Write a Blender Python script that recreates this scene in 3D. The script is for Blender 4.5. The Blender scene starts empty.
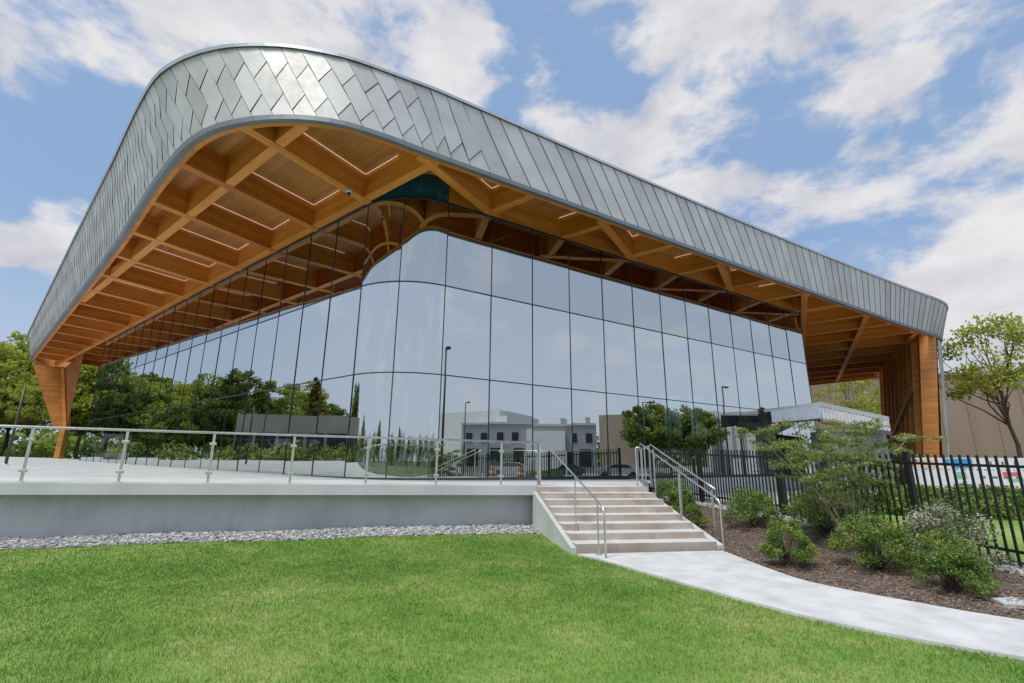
import bpy, bmesh, math, random
import numpy as np
from mathutils import Vector, Matrix
random.seed(7); rng = np.random.default_rng(7)
scene = bpy.context.scene
col = scene.collection
rad = math.radians

# ------------------------------------------------------------------ helpers
def tag(o, label=None, cat=None, group=None, kind=None):
    if label: o['label'] = label
    if cat: o['category'] = cat
    if group: o['group'] = group
    if kind: o['kind'] = kind
    return o

def empty(name, loc=(0, 0, 0), rz=0.0):
    o = bpy.data.objects.new(name, None); col.objects.link(o)
    o.location = loc; o.rotation_euler.z = rz; o.empty_display_size = .3
    return o

def kids(o): return [c for c in col.objects if c.parent == o]

def copy_tree(o, loc=None, rz=None, parent=None):
    c = o.copy(); col.objects.link(c); c.parent = parent
    if loc is not None: c.location = loc
    if rz is not None: c.rotation_euler.z = rz
    for ch in kids(o): copy_tree(ch, parent=c)
    return c

class MB:
    """collects geometry, builds ONE mesh object"""
    def __init__(s): s.v = []; s.f = []; s.sm = []; s.cv = []
    def poly(s, pts, smooth=False, c=None):
        n = len(s.v); s.v += [tuple(p) for p in pts]
        s.f.append(tuple(range(n, n + len(pts)))); s.sm.append(smooth); s.cv.append(c if c is not None else .5)
    def box(s, c, size, rz=0.0, M=None):
        sx, sy, sz = [a / 2 for a in size]
        pts = [Vector((x, y, z)) for z in (-sz, sz) for x, y in ((-sx, -sy), (sx, -sy), (sx, sy), (-sx, sy))]
        R = M if M is not None else Matrix.Rotation(rz, 3, 'Z')
        pts = [R @ p + Vector(c) for p in pts]
        n = len(s.v); s.v += [tuple(p) for p in pts]
        for q in ((3, 2, 1, 0), (4, 5, 6, 7), (0, 1, 5, 4), (1, 2, 6, 5), (2, 3, 7, 6), (3, 0, 4, 7)):
            s.f.append(tuple(n + i for i in q)); s.sm.append(False); s.cv.append(.5)
    def bar(s, a, b, w, h, up=(0, 0, 1)):
        a = Vector(a); b = Vector(b); d = b - a; L = d.length
        if L < 1e-6: return
        x = d.normalized(); u = Vector(up); y = u.cross(x)
        if y.length < 1e-4: y = Vector((0, 1, 0)).cross(x)
        y.normalize(); z = x.cross(y)
        s.box((a + b) / 2, (L, w, h), M=Matrix((x, y, z)).transposed())
    def tube(s, pts, r, n=8, cap=True):
        pts = [Vector(p) for p in pts]; rs = r if isinstance(r, (list, tuple)) else [r] * len(pts)
        prev = None; rings = []
        for i, p in enumerate(pts):
            t = (pts[min(i + 1, len(pts) - 1)] - pts[max(i - 1, 0)])
            if t.length < 1e-9: t = Vector((0, 0, 1))
            t.normalize()
            if prev is None:
                a = Vector((0, 0, 1)) if abs(t.z) < .9 else Vector((1, 0, 0))
                u = t.cross(a).normalized()
            else:
                u = (prev - t * prev.dot(t)).normalized()
            prev = u; w = t.cross(u)
            k = len(s.v)
            for j in range(n):
                a = 2 * math.pi * j / n
                s.v.append(tuple(p + (u * math.cos(a) + w * math.sin(a)) * rs[i]))
            rings.append(k)
        for a, b in zip(rings, rings[1:]):
            for j in range(n):
                s.f.append((a + j, a + (j + 1) % n, b + (j + 1) % n, b + j)); s.sm.append(True); s.cv.append(.5)
        if cap:
            s.f.append(tuple(rings[0] + j for j in reversed(range(n)))); s.sm.append(False); s.cv.append(.5)
            s.f.append(tuple(rings[-1] + j for j in range(n))); s.sm.append(False); s.cv.append(.5)
    def prism(s, xy, z0, z1):
        """polygon xy (ccw) extruded; z0,z1 numbers or functions of (x,y)"""
        f0 = z0 if callable(z0) else (lambda x, y: z0); f1 = z1 if callable(z1) else (lambda x, y: z1)
        s.poly([(x, y, f1(x, y)) for x, y in xy]); s.poly([(x, y, f0(x, y)) for x, y in reversed(xy)])
        for (ax, ay), (bx, by) in zip(xy, xy[1:] + xy[:1]):
            s.poly([(ax, ay, f0(ax, ay)), (bx, by, f0(bx, by)), (bx, by, f1(bx, by)), (ax, ay, f1(ax, ay))])
    def build(s, name, mat, parent=None, bevel=0, colattr=False):
        me = bpy.data.meshes.new(name); me.from_pydata(s.v, [], s.f); me.update()
        me.polygons.foreach_set('use_smooth', s.sm)
        if colattr:
            at = me.attributes.new('tone', 'FLOAT', 'FACE'); at.data.foreach_set('value', s.cv)
        if mat: me.materials.append(mat)
        o = bpy.data.objects.new(name, me); col.objects.link(o)
        if parent is not None:
            o.parent = parent; pi = Vector(parent.location)
            if parent.rotation_euler.z == 0 and pi.length > 0 and not getattr(s, 'local', False):
                o.location = -pi
        if bevel:
            m = o.modifiers.new('bevel', 'BEVEL'); m.width = bevel; m.segments = 2; m.limit_method = 'ANGLE'; m.angle_limit = rad(40)
        return o

def np_mesh(name, verts, nper, mat, tone=None, parent=None, smooth=False):
    """faces all with nper consecutive verts"""
    V = verts.reshape(-1, 3).astype(np.float32); nf = len(V) // nper
    me = bpy.data.meshes.new(name)
    me.vertices.add(len(V)); me.vertices.foreach_set('co', V.ravel())
    me.loops.add(len(V)); me.loops.foreach_set('vertex_index', np.arange(len(V), dtype=np.int32))
    me.polygons.add(nf); me.polygons.foreach_set('loop_start', np.arange(0, len(V), nper, dtype=np.int32))
    me.update(calc_edges=True)
    if tone is not None:
        at = me.attributes.new('tone', 'FLOAT', 'FACE'); at.data.foreach_set('value', tone.astype(np.float32))
    me.materials.append(mat)
    o = bpy.data.objects.new(name, me); col.objects.link(o)
    if parent is not None: o.parent = parent
    return o

# ------------------------------------------------------------------ materials
def new_mat(name):
    m = bpy.data.materials.new(name); m.use_nodes = True
    nt = m.node_tree; nt.nodes.clear()
    out = nt.nodes.new('ShaderNodeOutputMaterial')
    return m, nt, out
def N(nt, t, **k):
    n = nt.nodes.new(t)
    for a, b in k.items():
        if a.startswith('i_'):
            key = a[2:].replace('_', ' ')
            n.inputs[key].default_value = b
        else: setattr(n, a, b)
    return n
def ramp(nt, stops, fac):
    r = nt.nodes.new('ShaderNodeValToRGB'); e = r.color_ramp.elements
    e[0].position, e[0].color = stops[0][0], (*stops[0][1], 1)
    e[1].position, e[1].color = stops[-1][0], (*stops[-1][1], 1)
    for p, c in stops[1:-1]:
        q = e.new(p); q.color = (*c, 1)
    nt.links.new(fac, r.inputs[0]); return r
def noise(nt, vec, scale, detail=5, rough=.55, mapscale=None, rot=None):
    L = nt.links
    if mapscale or rot:
        mp = nt.nodes.new('ShaderNodeMapping')
        if mapscale: mp.inputs['Scale'].default_value = mapscale
        if rot: mp.inputs['Rotation'].default_value = rot
        L.new(vec, mp.inputs[0]); vec = mp.outputs[0]
    n = nt.nodes.new('ShaderNodeTexNoise'); n.inputs['Scale'].default_value = scale
    n.inputs['Detail'].default_value = detail; n.inputs['Roughness'].default_value = rough
    L.new(vec, n.inputs['Vector']); return n
def simple(name, cols, scale=3, rough=.7, metal=0, bump=0, bscale=None, mapscale=None, rot=None, spec=.5, detail=6, lo=.3, hi=.7):
    m, nt, out = new_mat(name); L = nt.links
    tc = N(nt, 'ShaderNodeTexCoord'); b = N(nt, 'ShaderNodeBsdfPrincipled')
    n = noise(nt, tc.outputs['Object'], scale, detail, mapscale=mapscale, rot=rot)
    k = len(cols)
    r = ramp(nt, [(lo + (hi - lo) * i / (k - 1), c) for i, c in enumerate(cols)], n.outputs['Fac'])
    L.new(r.outputs[0], b.inputs['Base Color'])
    b.inputs['Roughness'].default_value = rough; b.inputs['Metallic'].default_value = metal
    b.inputs['Specular IOR Level'].default_value = spec
    if bump:
        n2 = noise(nt, tc.outputs['Object'], bscale or scale * 6, 8, mapscale=mapscale, rot=rot)
        bp = N(nt, 'ShaderNodeBump'); bp.inputs['Strength'].default_value = bump; bp.inputs['Distance'].default_value = .02
        L.new(n2.outputs['Fac'], bp.inputs['Height']); L.new(bp.outputs[0], b.inputs['Normal'])
    L.new(b.outputs[0], out.inputs[0])
    return m

def wood_mat(name, dark, mid, light, ang, lam=.045, rough=.55, board=0):
    """glulam: grain runs along plan direction ang (deg from +y towards +x), laminations stack in z"""
    m, nt, out = new_mat(name); L = nt.links
    tc = N(nt, 'ShaderNodeTexCoord'); b = N(nt, 'ShaderNodeBsdfPrincipled')
    rz = rad(ang) # rotate so grain -> local y
    mp0 = N(nt, 'ShaderNodeMapping'); mp0.inputs['Rotation'].default_value = (0, 0, rz); L.new(tc.outputs['Object'], mp0.inputs[0])
    n1 = noise(nt, mp0.outputs[0], 1.0, 8, .65, mapscale=(14, .9, 16))
    n2 = noise(nt, tc.outputs['Object'], .35, 3)
    n3 = noise(nt, mp0.outputs[0], 1.0, 3, .5, mapscale=(2.2, .16, 1 / lam / 2.5))
    oi = N(nt, 'ShaderNodeObjectInfo')
    a1 = N(nt, 'ShaderNodeMath', operation='MULTIPLY'); a1.inputs[1].default_value = .34; L.new(n1.outputs['Fac'], a1.inputs[0])
    a2 = N(nt, 'ShaderNodeMath', operation='MULTIPLY_ADD'); a2.inputs[1].default_value = .30; L.new(n3.outputs['Fac'], a2.inputs[0]); L.new(a1.outputs[0], a2.inputs[2])
    a3 = N(nt, 'ShaderNodeMath', operation='MULTIPLY_ADD'); a3.inputs[1].default_value = .24; L.new(n2.outputs['Fac'], a3.inputs[0]); L.new(a2.outputs[0], a3.inputs[2])
    a4 = N(nt, 'ShaderNodeMath', operation='MULTIPLY_ADD'); a4.inputs[1].default_value = .14; L.new(oi.outputs['Random'], a4.inputs[0]); L.new(a3.outputs[0], a4.inputs[2])
    r = ramp(nt, [(.34, dark), (.52, mid), (.70, light)], a4.outputs[0])
    # knots
    vo = N(nt, 'ShaderNodeTexVoronoi', i_Scale=1.0)
    mpk = N(nt, 'ShaderNodeMapping'); mpk.inputs['Scale'].default_value = (3.2, 1.5, 4); L.new(mp0.outputs[0], mpk.inputs[0]); L.new(mpk.outputs[0], vo.inputs['Vector'])
    kr = N(nt, 'ShaderNodeMapRange'); kr.inputs[1].default_value = .04; kr.inputs[2].default_value = .10; kr.inputs[3].default_value = .45; kr.inputs[4].default_value = 1
    L.new(vo.outputs['Distance'], kr.inputs[0])
    mx = N(nt, 'ShaderNodeMix', data_type='RGBA', blend_type='MULTIPLY'); mx.inputs[0].default_value = 1
    L.new(r.outputs[0], mx.inputs[6]); L.new(kr.outputs[0], mx.inputs[7])
    sp = N(nt, 'ShaderNodeSeparateXYZ'); L.new(mp0.outputs[0], sp.inputs[0])
    dv = N(nt, 'ShaderNodeMath', operation='MULTIPLY'); dv.inputs[1].default_value = 1 / (board or .13); L.new(sp.outputs['X' if board else 'Z'], dv.inputs[0])
    fr_ = N(nt, 'ShaderNodeMath', operation='FRACT'); L.new(dv.outputs[0], fr_.inputs[0])
    fl_ = N(nt, 'ShaderNodeMath', operation='FLOOR'); L.new(dv.outputs[0], fl_.inputs[0])
    wn = N(nt, 'ShaderNodeTexWhiteNoise', noise_dimensions='1D'); L.new(fl_.outputs[0], wn.inputs['W'])
    wr = N(nt, 'ShaderNodeMapRange'); wr.inputs[3].default_value = .80; wr.inputs[4].default_value = 1.08; L.new(wn.outputs['Value'], wr.inputs[0])
    gt = N(nt, 'ShaderNodeMapRange'); gt.inputs[1].default_value = 0; gt.inputs[2].default_value = .06 if not board else .05; gt.inputs[3].default_value = .62; gt.inputs[4].default_value = 1; L.new(fr_.outputs[0], gt.inputs[0])
    ml = N(nt, 'ShaderNodeMath', operation='MULTIPLY'); L.new(wr.outputs[0], ml.inputs[0]); L.new(gt.outputs[0], ml.inputs[1])
    mx2 = N(nt, 'ShaderNodeMix', data_type='RGBA', blend_type='MULTIPLY'); mx2.inputs[0].default_value = 1; L.new(mx.outputs[2], mx2.inputs[6]); L.new(ml.outputs[0], mx2.inputs[7])
    L.new(mx2.outputs[2], b.inputs['Base Color'])
    b.inputs['Roughness'].default_value = rough
    bp = N(nt, 'ShaderNodeBump'); bp.inputs['Strength'].default_value = .15; bp.inputs['Distance'].default_value = .01
    L.new(n1.outputs['Fac'], bp.inputs['Height']); L.new(bp.outputs[0], b.inputs['Normal'])
    L.new(b.outputs[0], out.inputs[0]); return m

W_D, W_M, W_L = (.46, .15, .020), (.78, .30, .050), (.92, .45, .12)
M = {}
M['woodA'] = wood_mat('glulam_a', W_D, W_M, W_L, 30)
M['woodB'] = wood_mat('glulam_b', W_D, W_M, W_L, -51.5)
M['woodF'] = wood_mat('glulam_front', W_D, W_M, W_L, 58)
M['woodV'] = wood_mat('glulam_upright', (.42, .15, .025), (.66, .27, .055), (.80, .38, .10), -51.5, lam=.3)
M['woodR'] = wood_mat('sunlit_rib_timber', (.60, .22, .035), (.85, .38, .07), (.95, .55, .16), -51.5, lam=.3)  # brighter copy of the upright timber: sunlight on the ribs put into the colour
M['clt'] = wood_mat('timber_deck', (.38, .15, .04), (.60, .27, .085), (.76, .40, .16), -51.5, lam=3, board=.24)

def metal_mat():
    m, nt, out = new_mat('zinc_shingle'); L = nt.links
    tc = N(nt, 'ShaderNodeTexCoord'); b = N(nt, 'ShaderNodeBsdfPrincipled')
    at = N(nt, 'ShaderNodeAttribute', attribute_name='tone')
    n = noise(nt, tc.outputs['Object'], .9, 6, .6); n2 = noise(nt, tc.outputs['Object'], 5, 4)
    a = N(nt, 'ShaderNodeMath', operation='MULTIPLY_ADD'); a.inputs[1].default_value = .45; L.new(at.outputs['Fac'], a.inputs[0]); L.new(n.outputs['Fac'], a.inputs[2])
    r = ramp(nt, [(-.0, (.13, .135, .14)), (.12, (.13, .135, .14)), (.13, (.47, .47, .46)), (.45, (.47, .47, .46)), (.72, (.54, .54, .53)), (.95, (.61, .61, .60))], a.outputs[0]); L.new(r.outputs[0], b.inputs['Base Color'])
    b.inputs['Metallic'].default_value = .55; b.inputs['Specular IOR Level'].default_value = .3
    mr = N(nt, 'ShaderNodeMapRange'); mr.inputs[1].default_value = .3; mr.inputs[2].default_value = .7; mr.inputs[3].default_value = .50; mr.inputs[4].default_value = .62
    L.new(n2.outputs['Fac'], mr.inputs[0]); L.new(mr.outputs[0], b.inputs['Roughness'])
    n3 = noise(nt, tc.outputs['Object'], 1.7, 2)
    bp = N(nt, 'ShaderNodeBump'); bp.inputs['Strength'].default_value = .12; bp.inputs['Distance'].default_value = .05
    L.new(n3.outputs['Fac'], bp.inputs['Height']); L.new(bp.outputs[0], b.inputs['Normal'])
    L.new(b.outputs[0], out.inputs[0]); return m
M['zinc'] = metal_mat()
M['seam'] = simple('dark_seam', [(.05, .05, .05), (.09, .09, .09)], rough=.5, metal=.6)
M['coping'] = simple('coping_metal', [(.42, .45, .48), (.55, .58, .61)], scale=.5, rough=.38, metal=.8)
M['steel'] = simple('brushed_steel', [(.58, .58, .57), (.72, .72, .70)], scale=9, rough=.34, metal=.9)
M['black'] = simple('black_paint', [(.008, .008, .009), (.016, .016, .017)], scale=20, rough=.4)
M['mull'] = simple('mullion_metal', [(.010, .02, .024), (.02, .035, .042)], scale=4, rough=.35)
M['fin'] = simple('dark_fin', [(.012, .012, .012), (.02, .02, .02)], rough=.6)
M['concrete'] = simple('concrete', [(.40, .41, .42), (.50, .51, .52), (.57, .58, .58)], scale=1.2, rough=.85, bump=.1, bscale=40)
M['slab'] = simple('slab_concrete', [(.46, .48, .50), (.56, .575, .59), (.62, .635, .645)], scale=.8, rough=.75, bump=.08, bscale=30)
def wall_mat():
    m, nt, out = new_mat('cast_wall'); L = nt.links
    tc = N(nt, 'ShaderNodeTexCoord'); b = N(nt, 'ShaderNodeBsdfPrincipled', i_Roughness=.85)
    n = noise(nt, tc.outputs['Object'], .8, 8, .6); n2 = noise(nt, tc.outputs['Object'], 1, 5, .6, mapscale=(6, 6, .5))
    a = N(nt, 'ShaderNodeMath', operation='MULTIPLY_ADD'); a.inputs[1].default_value = .32; L.new(n2.outputs['Fac'], a.inputs[0]); L.new(n.outputs['Fac'], a.inputs[2])
    r = ramp(nt, [(.42, (.40, .42, .43)), (.66, (.51, .53, .54)), (.9, (.60, .615, .62))], a.outputs[0]); L.new(r.outputs[0], b.inputs['Base Color'])
    L.new(b.outputs[0], out.inputs[0]); return m
M['wall'] = wall_mat()
def riser_mat():
    m, nt, out = new_mat('stair_concrete'); L = nt.links
    tc = N(nt, 'ShaderNodeTexCoord'); b = N(nt, 'ShaderNodeBsdfPrincipled', i_Roughness=.85)
    g = N(nt, 'ShaderNodeNewGeometry'); sx = N(nt, 'ShaderNodeSeparateXYZ'); L.new(g.outputs['Normal'], sx.inputs[0])
    n = noise(nt, tc.outputs['Object'], 2.2, 8, .6); n2 = noise(nt, tc.outputs['Object'], 14, 6, .7)
    r1 = ramp(nt, [(.3, (.50, .50, .49)), (.7, (.62, .62, .61))], n.outputs['Fac'])
    r2 = ramp(nt, [(.3, (.36, .26, .20)), (.5, (.44, .385, .335)), (.72, (.50, .465, .43))], n.outputs['Fac'])
    fz = N(nt, 'ShaderNodeMath', operation='GREATER_THAN'); fz.inputs[1].default_value = .5; L.new(sx.outputs['Z'], fz.inputs[0])
    mx = N(nt, 'ShaderNodeMix', data_type='RGBA'); L.new(fz.outputs[0], mx.inputs[0]); L.new(r2.outputs[0], mx.inputs[6]); L.new(r1.outputs[0], mx.inputs[7])
    L.new(mx.outputs[2], b.inputs['Base Color'])
    bp = N(nt, 'ShaderNodeBump'); bp.inputs['Strength'].default_value = .2; bp.inputs['Distance'].default_value = .01
    L.new(n2.outputs['Fac'], bp.inputs['Height']); L.new(bp.outputs[0], b.inputs['Normal'])
    L.new(b.outputs[0], out.inputs[0]); return m
M['stair'] = riser_mat()

def leaf_mat(name, stops, trans=.35, rough=.5):
    m, nt, out = new_mat(name); L = nt.links
    at = N(nt, 'ShaderNodeAttribute', attribute_name='tone')
    r = ramp(nt, stops, at.outputs['Fac'])
    d = N(nt, 'ShaderNodeBsdfPrincipled', i_Roughness=rough); d.inputs['Specular IOR Level'].default_value = .3
    t = N(nt, 'ShaderNodeBsdfTranslucent'); L.new(r.outputs[0], d.inputs['Base Color']); L.new(r.outputs[0], t.inputs[0])
    mx = N(nt, 'ShaderNodeMixShader'); mx.inputs[0].default_value = trans
    L.new(d.outputs[0], mx.inputs[1]); L.new(t.outputs[0], mx.inputs[2]); L.new(mx.outputs[0], out.inputs[0]); return m
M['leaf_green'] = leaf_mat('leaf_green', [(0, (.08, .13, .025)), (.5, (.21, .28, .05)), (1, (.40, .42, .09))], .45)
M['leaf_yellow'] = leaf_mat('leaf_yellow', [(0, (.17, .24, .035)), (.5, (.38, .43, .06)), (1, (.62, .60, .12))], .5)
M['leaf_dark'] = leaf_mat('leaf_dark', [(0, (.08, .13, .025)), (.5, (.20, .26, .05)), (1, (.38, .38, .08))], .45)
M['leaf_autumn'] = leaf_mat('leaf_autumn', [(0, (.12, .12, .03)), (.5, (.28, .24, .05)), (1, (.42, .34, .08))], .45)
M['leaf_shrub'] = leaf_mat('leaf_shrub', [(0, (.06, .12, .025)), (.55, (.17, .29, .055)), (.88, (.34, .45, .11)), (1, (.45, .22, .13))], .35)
M['leaf_myrtle'] = leaf_mat('leaf_myrtle', [(0, (.10, .17, .04)), (.55, (.26, .36, .10)), (.84, (.40, .46, .15)), (.93, (.48, .25, .15)), (1, (.75, .66, .52))], .45)
M['leaf_white'] = leaf_mat('leaf_white', [(0, (.05, .10, .025)), (.45, (.15, .2, .07)), (.6, (.55, .52, .42)), (1, (.75, .70, .62))], .3)
M['bark'] = simple('bark', [(.06, .045, .03), (.13, .10, .075)], scale=8, rough=.9, bump=.4, mapscale=(1, 1, .3))
M['bark_pale'] = simple('pale_bark', [(.22, .17, .12), (.36, .29, .22)], scale=8, rough=.85, mapscale=(1, 1, .3))
def grass_mat(name, blade):
    m, nt, out = new_mat(name); L = nt.links
    g = N(nt, 'ShaderNodeNewGeometry')
    n = noise(nt, g.outputs['Position'], .55, 5, .6); n2 = noise(nt, g.outputs['Position'], 5, 6, .7)
    a = N(nt, 'ShaderNodeMath', operation='MULTIPLY_ADD'); a.inputs[1].default_value = .55; L.new(n2.outputs['Fac'], a.inputs[0]); L.new(n.outputs['Fac'], a.inputs[2])
    fac = a.outputs[0]
    if blade:
        at = N(nt, 'ShaderNodeAttribute', attribute_name='tone')
        b2 = N(nt, 'ShaderNodeMath', operation='MULTIPLY_ADD'); b2.inputs[1].default_value = .30; L.new(at.outputs['Fac'], b2.inputs[0]); L.new(fac, b2.inputs[2])
        s = N(nt, 'ShaderNodeMath', operation='SUBTRACT'); s.inputs[1].default_value = .15; L.new(b2.outputs[0], s.inputs[0]); fac = s.outputs[0]
    r = ramp(nt, [(.40, (.052, .130, .022)), (.58, (.105, .218, .036)), (.76, (.165, .285, .052)), (.96, (.29, .35, .11))], fac)
    d = N(nt, 'ShaderNodeBsdfPrincipled', i_Roughness=.6); d.inputs['Specular IOR Level'].default_value = .25
    L.new(r.outputs[0], d.inputs['Base Color'])
    if blade:
        t = N(nt, 'ShaderNodeBsdfTranslucent'); L.new(r.outputs[0], t.inputs[0])
        mx = N(nt, 'ShaderNodeMixShader'); mx.inputs[0].default_value = .4
        L.new(d.outputs[0], mx.inputs[1]); L.new(t.outputs[0], mx.inputs[2]); L.new(mx.outputs[0], out.inputs[0])
    else:
        L.new(d.outputs[0], out.inputs[0])
    return m
M['turf'] = grass_mat('turf', False); M['blade'] = grass_mat('grass_blade', True)
M['far_ground'] = simple('far_ground', [(.05, .09, .02), (.10, .13, .04), (.14, .14, .07)], scale=.08, rough=.95)
M['asphalt'] = simple('asphalt', [(.26, .26, .265), (.36, .36, .36)], scale=1.5, rough=.9, bump=.2, bscale=60)
M['mulch'] = simple('mulch', [(.07, .05, .038), (.15, .11, .085), (.25, .19, .15)], scale=22, rough=.95, bump=.9, bscale=45)
M['path'] = simple('path_concrete', [(.44, .445, .45), (.56, .565, .57), (.66, .665, .66)], scale=2.6, rough=.85, bump=.25, bscale=120, detail=12, lo=.25, hi=.72)
def tone_mat(name, stops, rough=.8):
    m, nt, out = new_mat(name); L = nt.links
    at = N(nt, 'ShaderNodeAttribute', attribute_name='tone'); tc = N(nt, 'ShaderNodeTexCoord')
    n = noise(nt, tc.outputs['Object'], 25, 4)
    a = N(nt, 'ShaderNodeMath', operation='MULTIPLY_ADD'); a.inputs[1].default_value = .3; L.new(n.outputs['Fac'], a.inputs[0])
    s = N(nt, 'ShaderNodeMath', operation='MULTIPLY'); s.inputs[1].default_value = .8; L.new(at.outputs['Fac'], s.inputs[0]); L.new(s.outputs[0], a.inputs[2])
    r = ramp(nt, stops, a.outputs[0]); b = N(nt, 'ShaderNodeBsdfPrincipled', i_Roughness=rough)
    L.new(r.outputs[0], b.inputs['Base Color']); L.new(b.outputs[0], out.inputs[0]); return m
M['stone'] = tone_mat('river_stone', [(.1, (.12, .13, .145)), (.4, (.26, .27, .28)), (.7, (.40, .39, .37)), (1, (.60, .59, .58))])
M['chip'] = tone_mat('bark_chip', [(.1, (.06, .042, .032)), (.5, (.16, .115, .088)), (1, (.36, .28, .22))])

def glass_mat(name, refl, tint, rtint, ior=1.9, wav=.0, rough=0.0):
    m, nt, out = new_mat(name); L = nt.links
    g = N(nt, 'ShaderNodeBsdfGlossy', i_Roughness=rough); g.inputs['Color'].default_value = (*rtint, 1)
    t = N(nt, 'ShaderNodeBsdfTransparent'); t.inputs['Color'].default_value = (*tint, 1)
    fr = N(nt, 'ShaderNodeFresnel', i_IOR=ior)
    a = N(nt, 'ShaderNodeMath', operation='MULTIPLY_ADD', use_clamp=True); a.inputs[1].default_value = 1 - refl; a.inputs[2].default_value = refl
    L.new(fr.outputs[0], a.inputs[0])
    if wav:
        tc = N(nt, 'ShaderNodeTexCoord'); n = noise(nt, tc.outputs['Object'], .45, 2, .4)
        bp = N(nt, 'ShaderNodeBump'); bp.inputs['Strength'].default_value = wav; bp.inputs['Distance'].default_value = .05
        L.new(n.outputs['Fac'], bp.inputs['Height']); L.new(bp.outputs[0], g.inputs['Normal'])
    mx = N(nt, 'ShaderNodeMixShader'); L.new(a.outputs[0], mx.inputs[0]); L.new(t.outputs[0], mx.inputs[1]); L.new(g.outputs[0], mx.inputs[2])
    L.new(mx.outputs[0], out.inputs[0]); return m
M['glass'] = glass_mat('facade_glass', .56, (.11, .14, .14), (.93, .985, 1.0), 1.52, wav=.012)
M['glass_top'] = glass_mat('reflection_darkened_glass', .46, (.05, .065, .07), (.90, .97, 1.0), 1.52, wav=.012)  # darker, less reflective top row: the soffit's dark reflection put into the glass
M['rail_glass'] = glass_mat('rail_glass', .03, (.90, .95, .93), (1, 1, 1), 1.45)
M['blue_glass'] = simple('blue_pane', [(.008, .05, .12), (.02, .13, .27)], scale=5, rough=.25)
def emis(name, c, s):
    m, nt, out = new_mat(name); e = N(nt, 'ShaderNodeEmission', i_Strength=s); e.inputs[0].default_value = (*c, 1)
    nt.links.new(e.outputs[0], out.inputs[0]); m.cycles.emission_sampling = 'NONE'; return m
M['strip'] = emis('led_strip', (1, .88, .74), .95)
def plain(name, c, rough=.6, metal=0):
    return simple(name, [tuple(x * .88 for x in c), tuple(min(1, x * 1.08) for x in c)], scale=2.5, rough=rough, metal=metal)

# ------------------------------------------------------------------ ground
def deckz(x, y=0): return 1.06 - .011 * x
RL = Vector((.69, 12.72)); RD = Vector((-.962, -.273)); RN = Vector((.273, -.962))   # rail line: right end, direction left, outward normal
def railpt(s, off=0): p = RL + RD * s + RN * off; return (p.x, p.y)

m = MB(); m.poly([(-900, -900, -.03), (900, -900, -.03), (900, 900, -.03), (-900, 900, -.03)])
tag(m.build('ground', M['far_ground']), kind='structure')
# the lawn: gently rises to the wall
PATH_L = [(1.20, 9.28), (1.62, 8.7), (1.98, 8.0), (2.50, 7.05), (2.95, 6.25), (3.50, 5.48), (4.46, 4.68), (6.2, 3.75), (9.5, 2.7), (16, 1.2)]
PATH_R = [(4.02, 9.75), (4.05, 8.8), (4.14, 7.60), (4.40, 7.0), (4.79, 6.49), (5.42, 5.78), (6.6, 5.0), (8.6, 4.25), (11.5, 3.5), (18, 2.2)]
def path_x_at(y):
    pts = PATH_L
    for (x0, y0), (x1, y1) in zip(pts, pts[1:]):
        if y1 <= y <= y0: return x0 + (x1 - x0) * (y0 - y) / (y0 - y1)
    return 1.2 if y > 9.28 else 16
def walldist(x, y):
    return (Vector((x, y)) - RL).dot(RN) + .2
def lawnz(x, y):
    d = walldist(x, y); t = max(0, min(1, 1 - d / 3.5)); t = t * t * (3 - 2 * t)
    side = max(0, min(1, (1.6 - x) / 2.0))
    return .012 + .10 * t * side + .012 * math.sin(x * 1.3 + y) * side + .012 * math.sin(y * 1.7 - x * .6) * side
def grid_sheet(name, xs, ys, inside, zf, mat):
    m = MB()
    for x0, x1 in zip(xs, xs[1:]):
        for y0, y1 in zip(ys, ys[1:]):
            if inside((x0 + x1) / 2, (y0 + y1) / 2):
                m.poly([(x0, y0, zf(x0, y0)), (x1, y0, zf(x1, y0)), (x1, y1, zf(x1, y1)), (x0, y1, zf(x0, y1))], True)
    return m.build(name, mat)
xs = list(np.arange(-40, 17, .5)); ys = list(np.arange(-14, 13.6, .5))
# lawn strips bounded exactly by the path's left edge
m = MB()
yy = list(np.arange(-14, 9.3, .35)) + [9.28]
rows = []
def lawn_right(y):
    return path_x_at(y) if y > 1.2 else 30
for y in yy:
    xr = lawn_right(y); rows.append([(-40 + (xr + 40) * (i / 90), y) for i in range(91)])
y = 9.28
for k in range(1, 16):     # up to the wall and the stair's flank
    y2 = 9.28 + k * .25; xr = 1.24 - .17 * (y2 - 9.28); rows.append([(-40 + (xr + 40) * (i / 90), y2) for i in range(91)])
for r0, r1 in zip(rows, rows[1:]):
    for i in range(90):
        q = [r0[i], r0[i + 1], r1[i + 1], r1[i]]
        if walldist(q[0][0], q[0][1]) > -1.2: m.poly([(a, b, lawnz(a, b)) for a, b in q], True)
tag(m.build('lawn', M['turf']), kind='structure')
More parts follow.
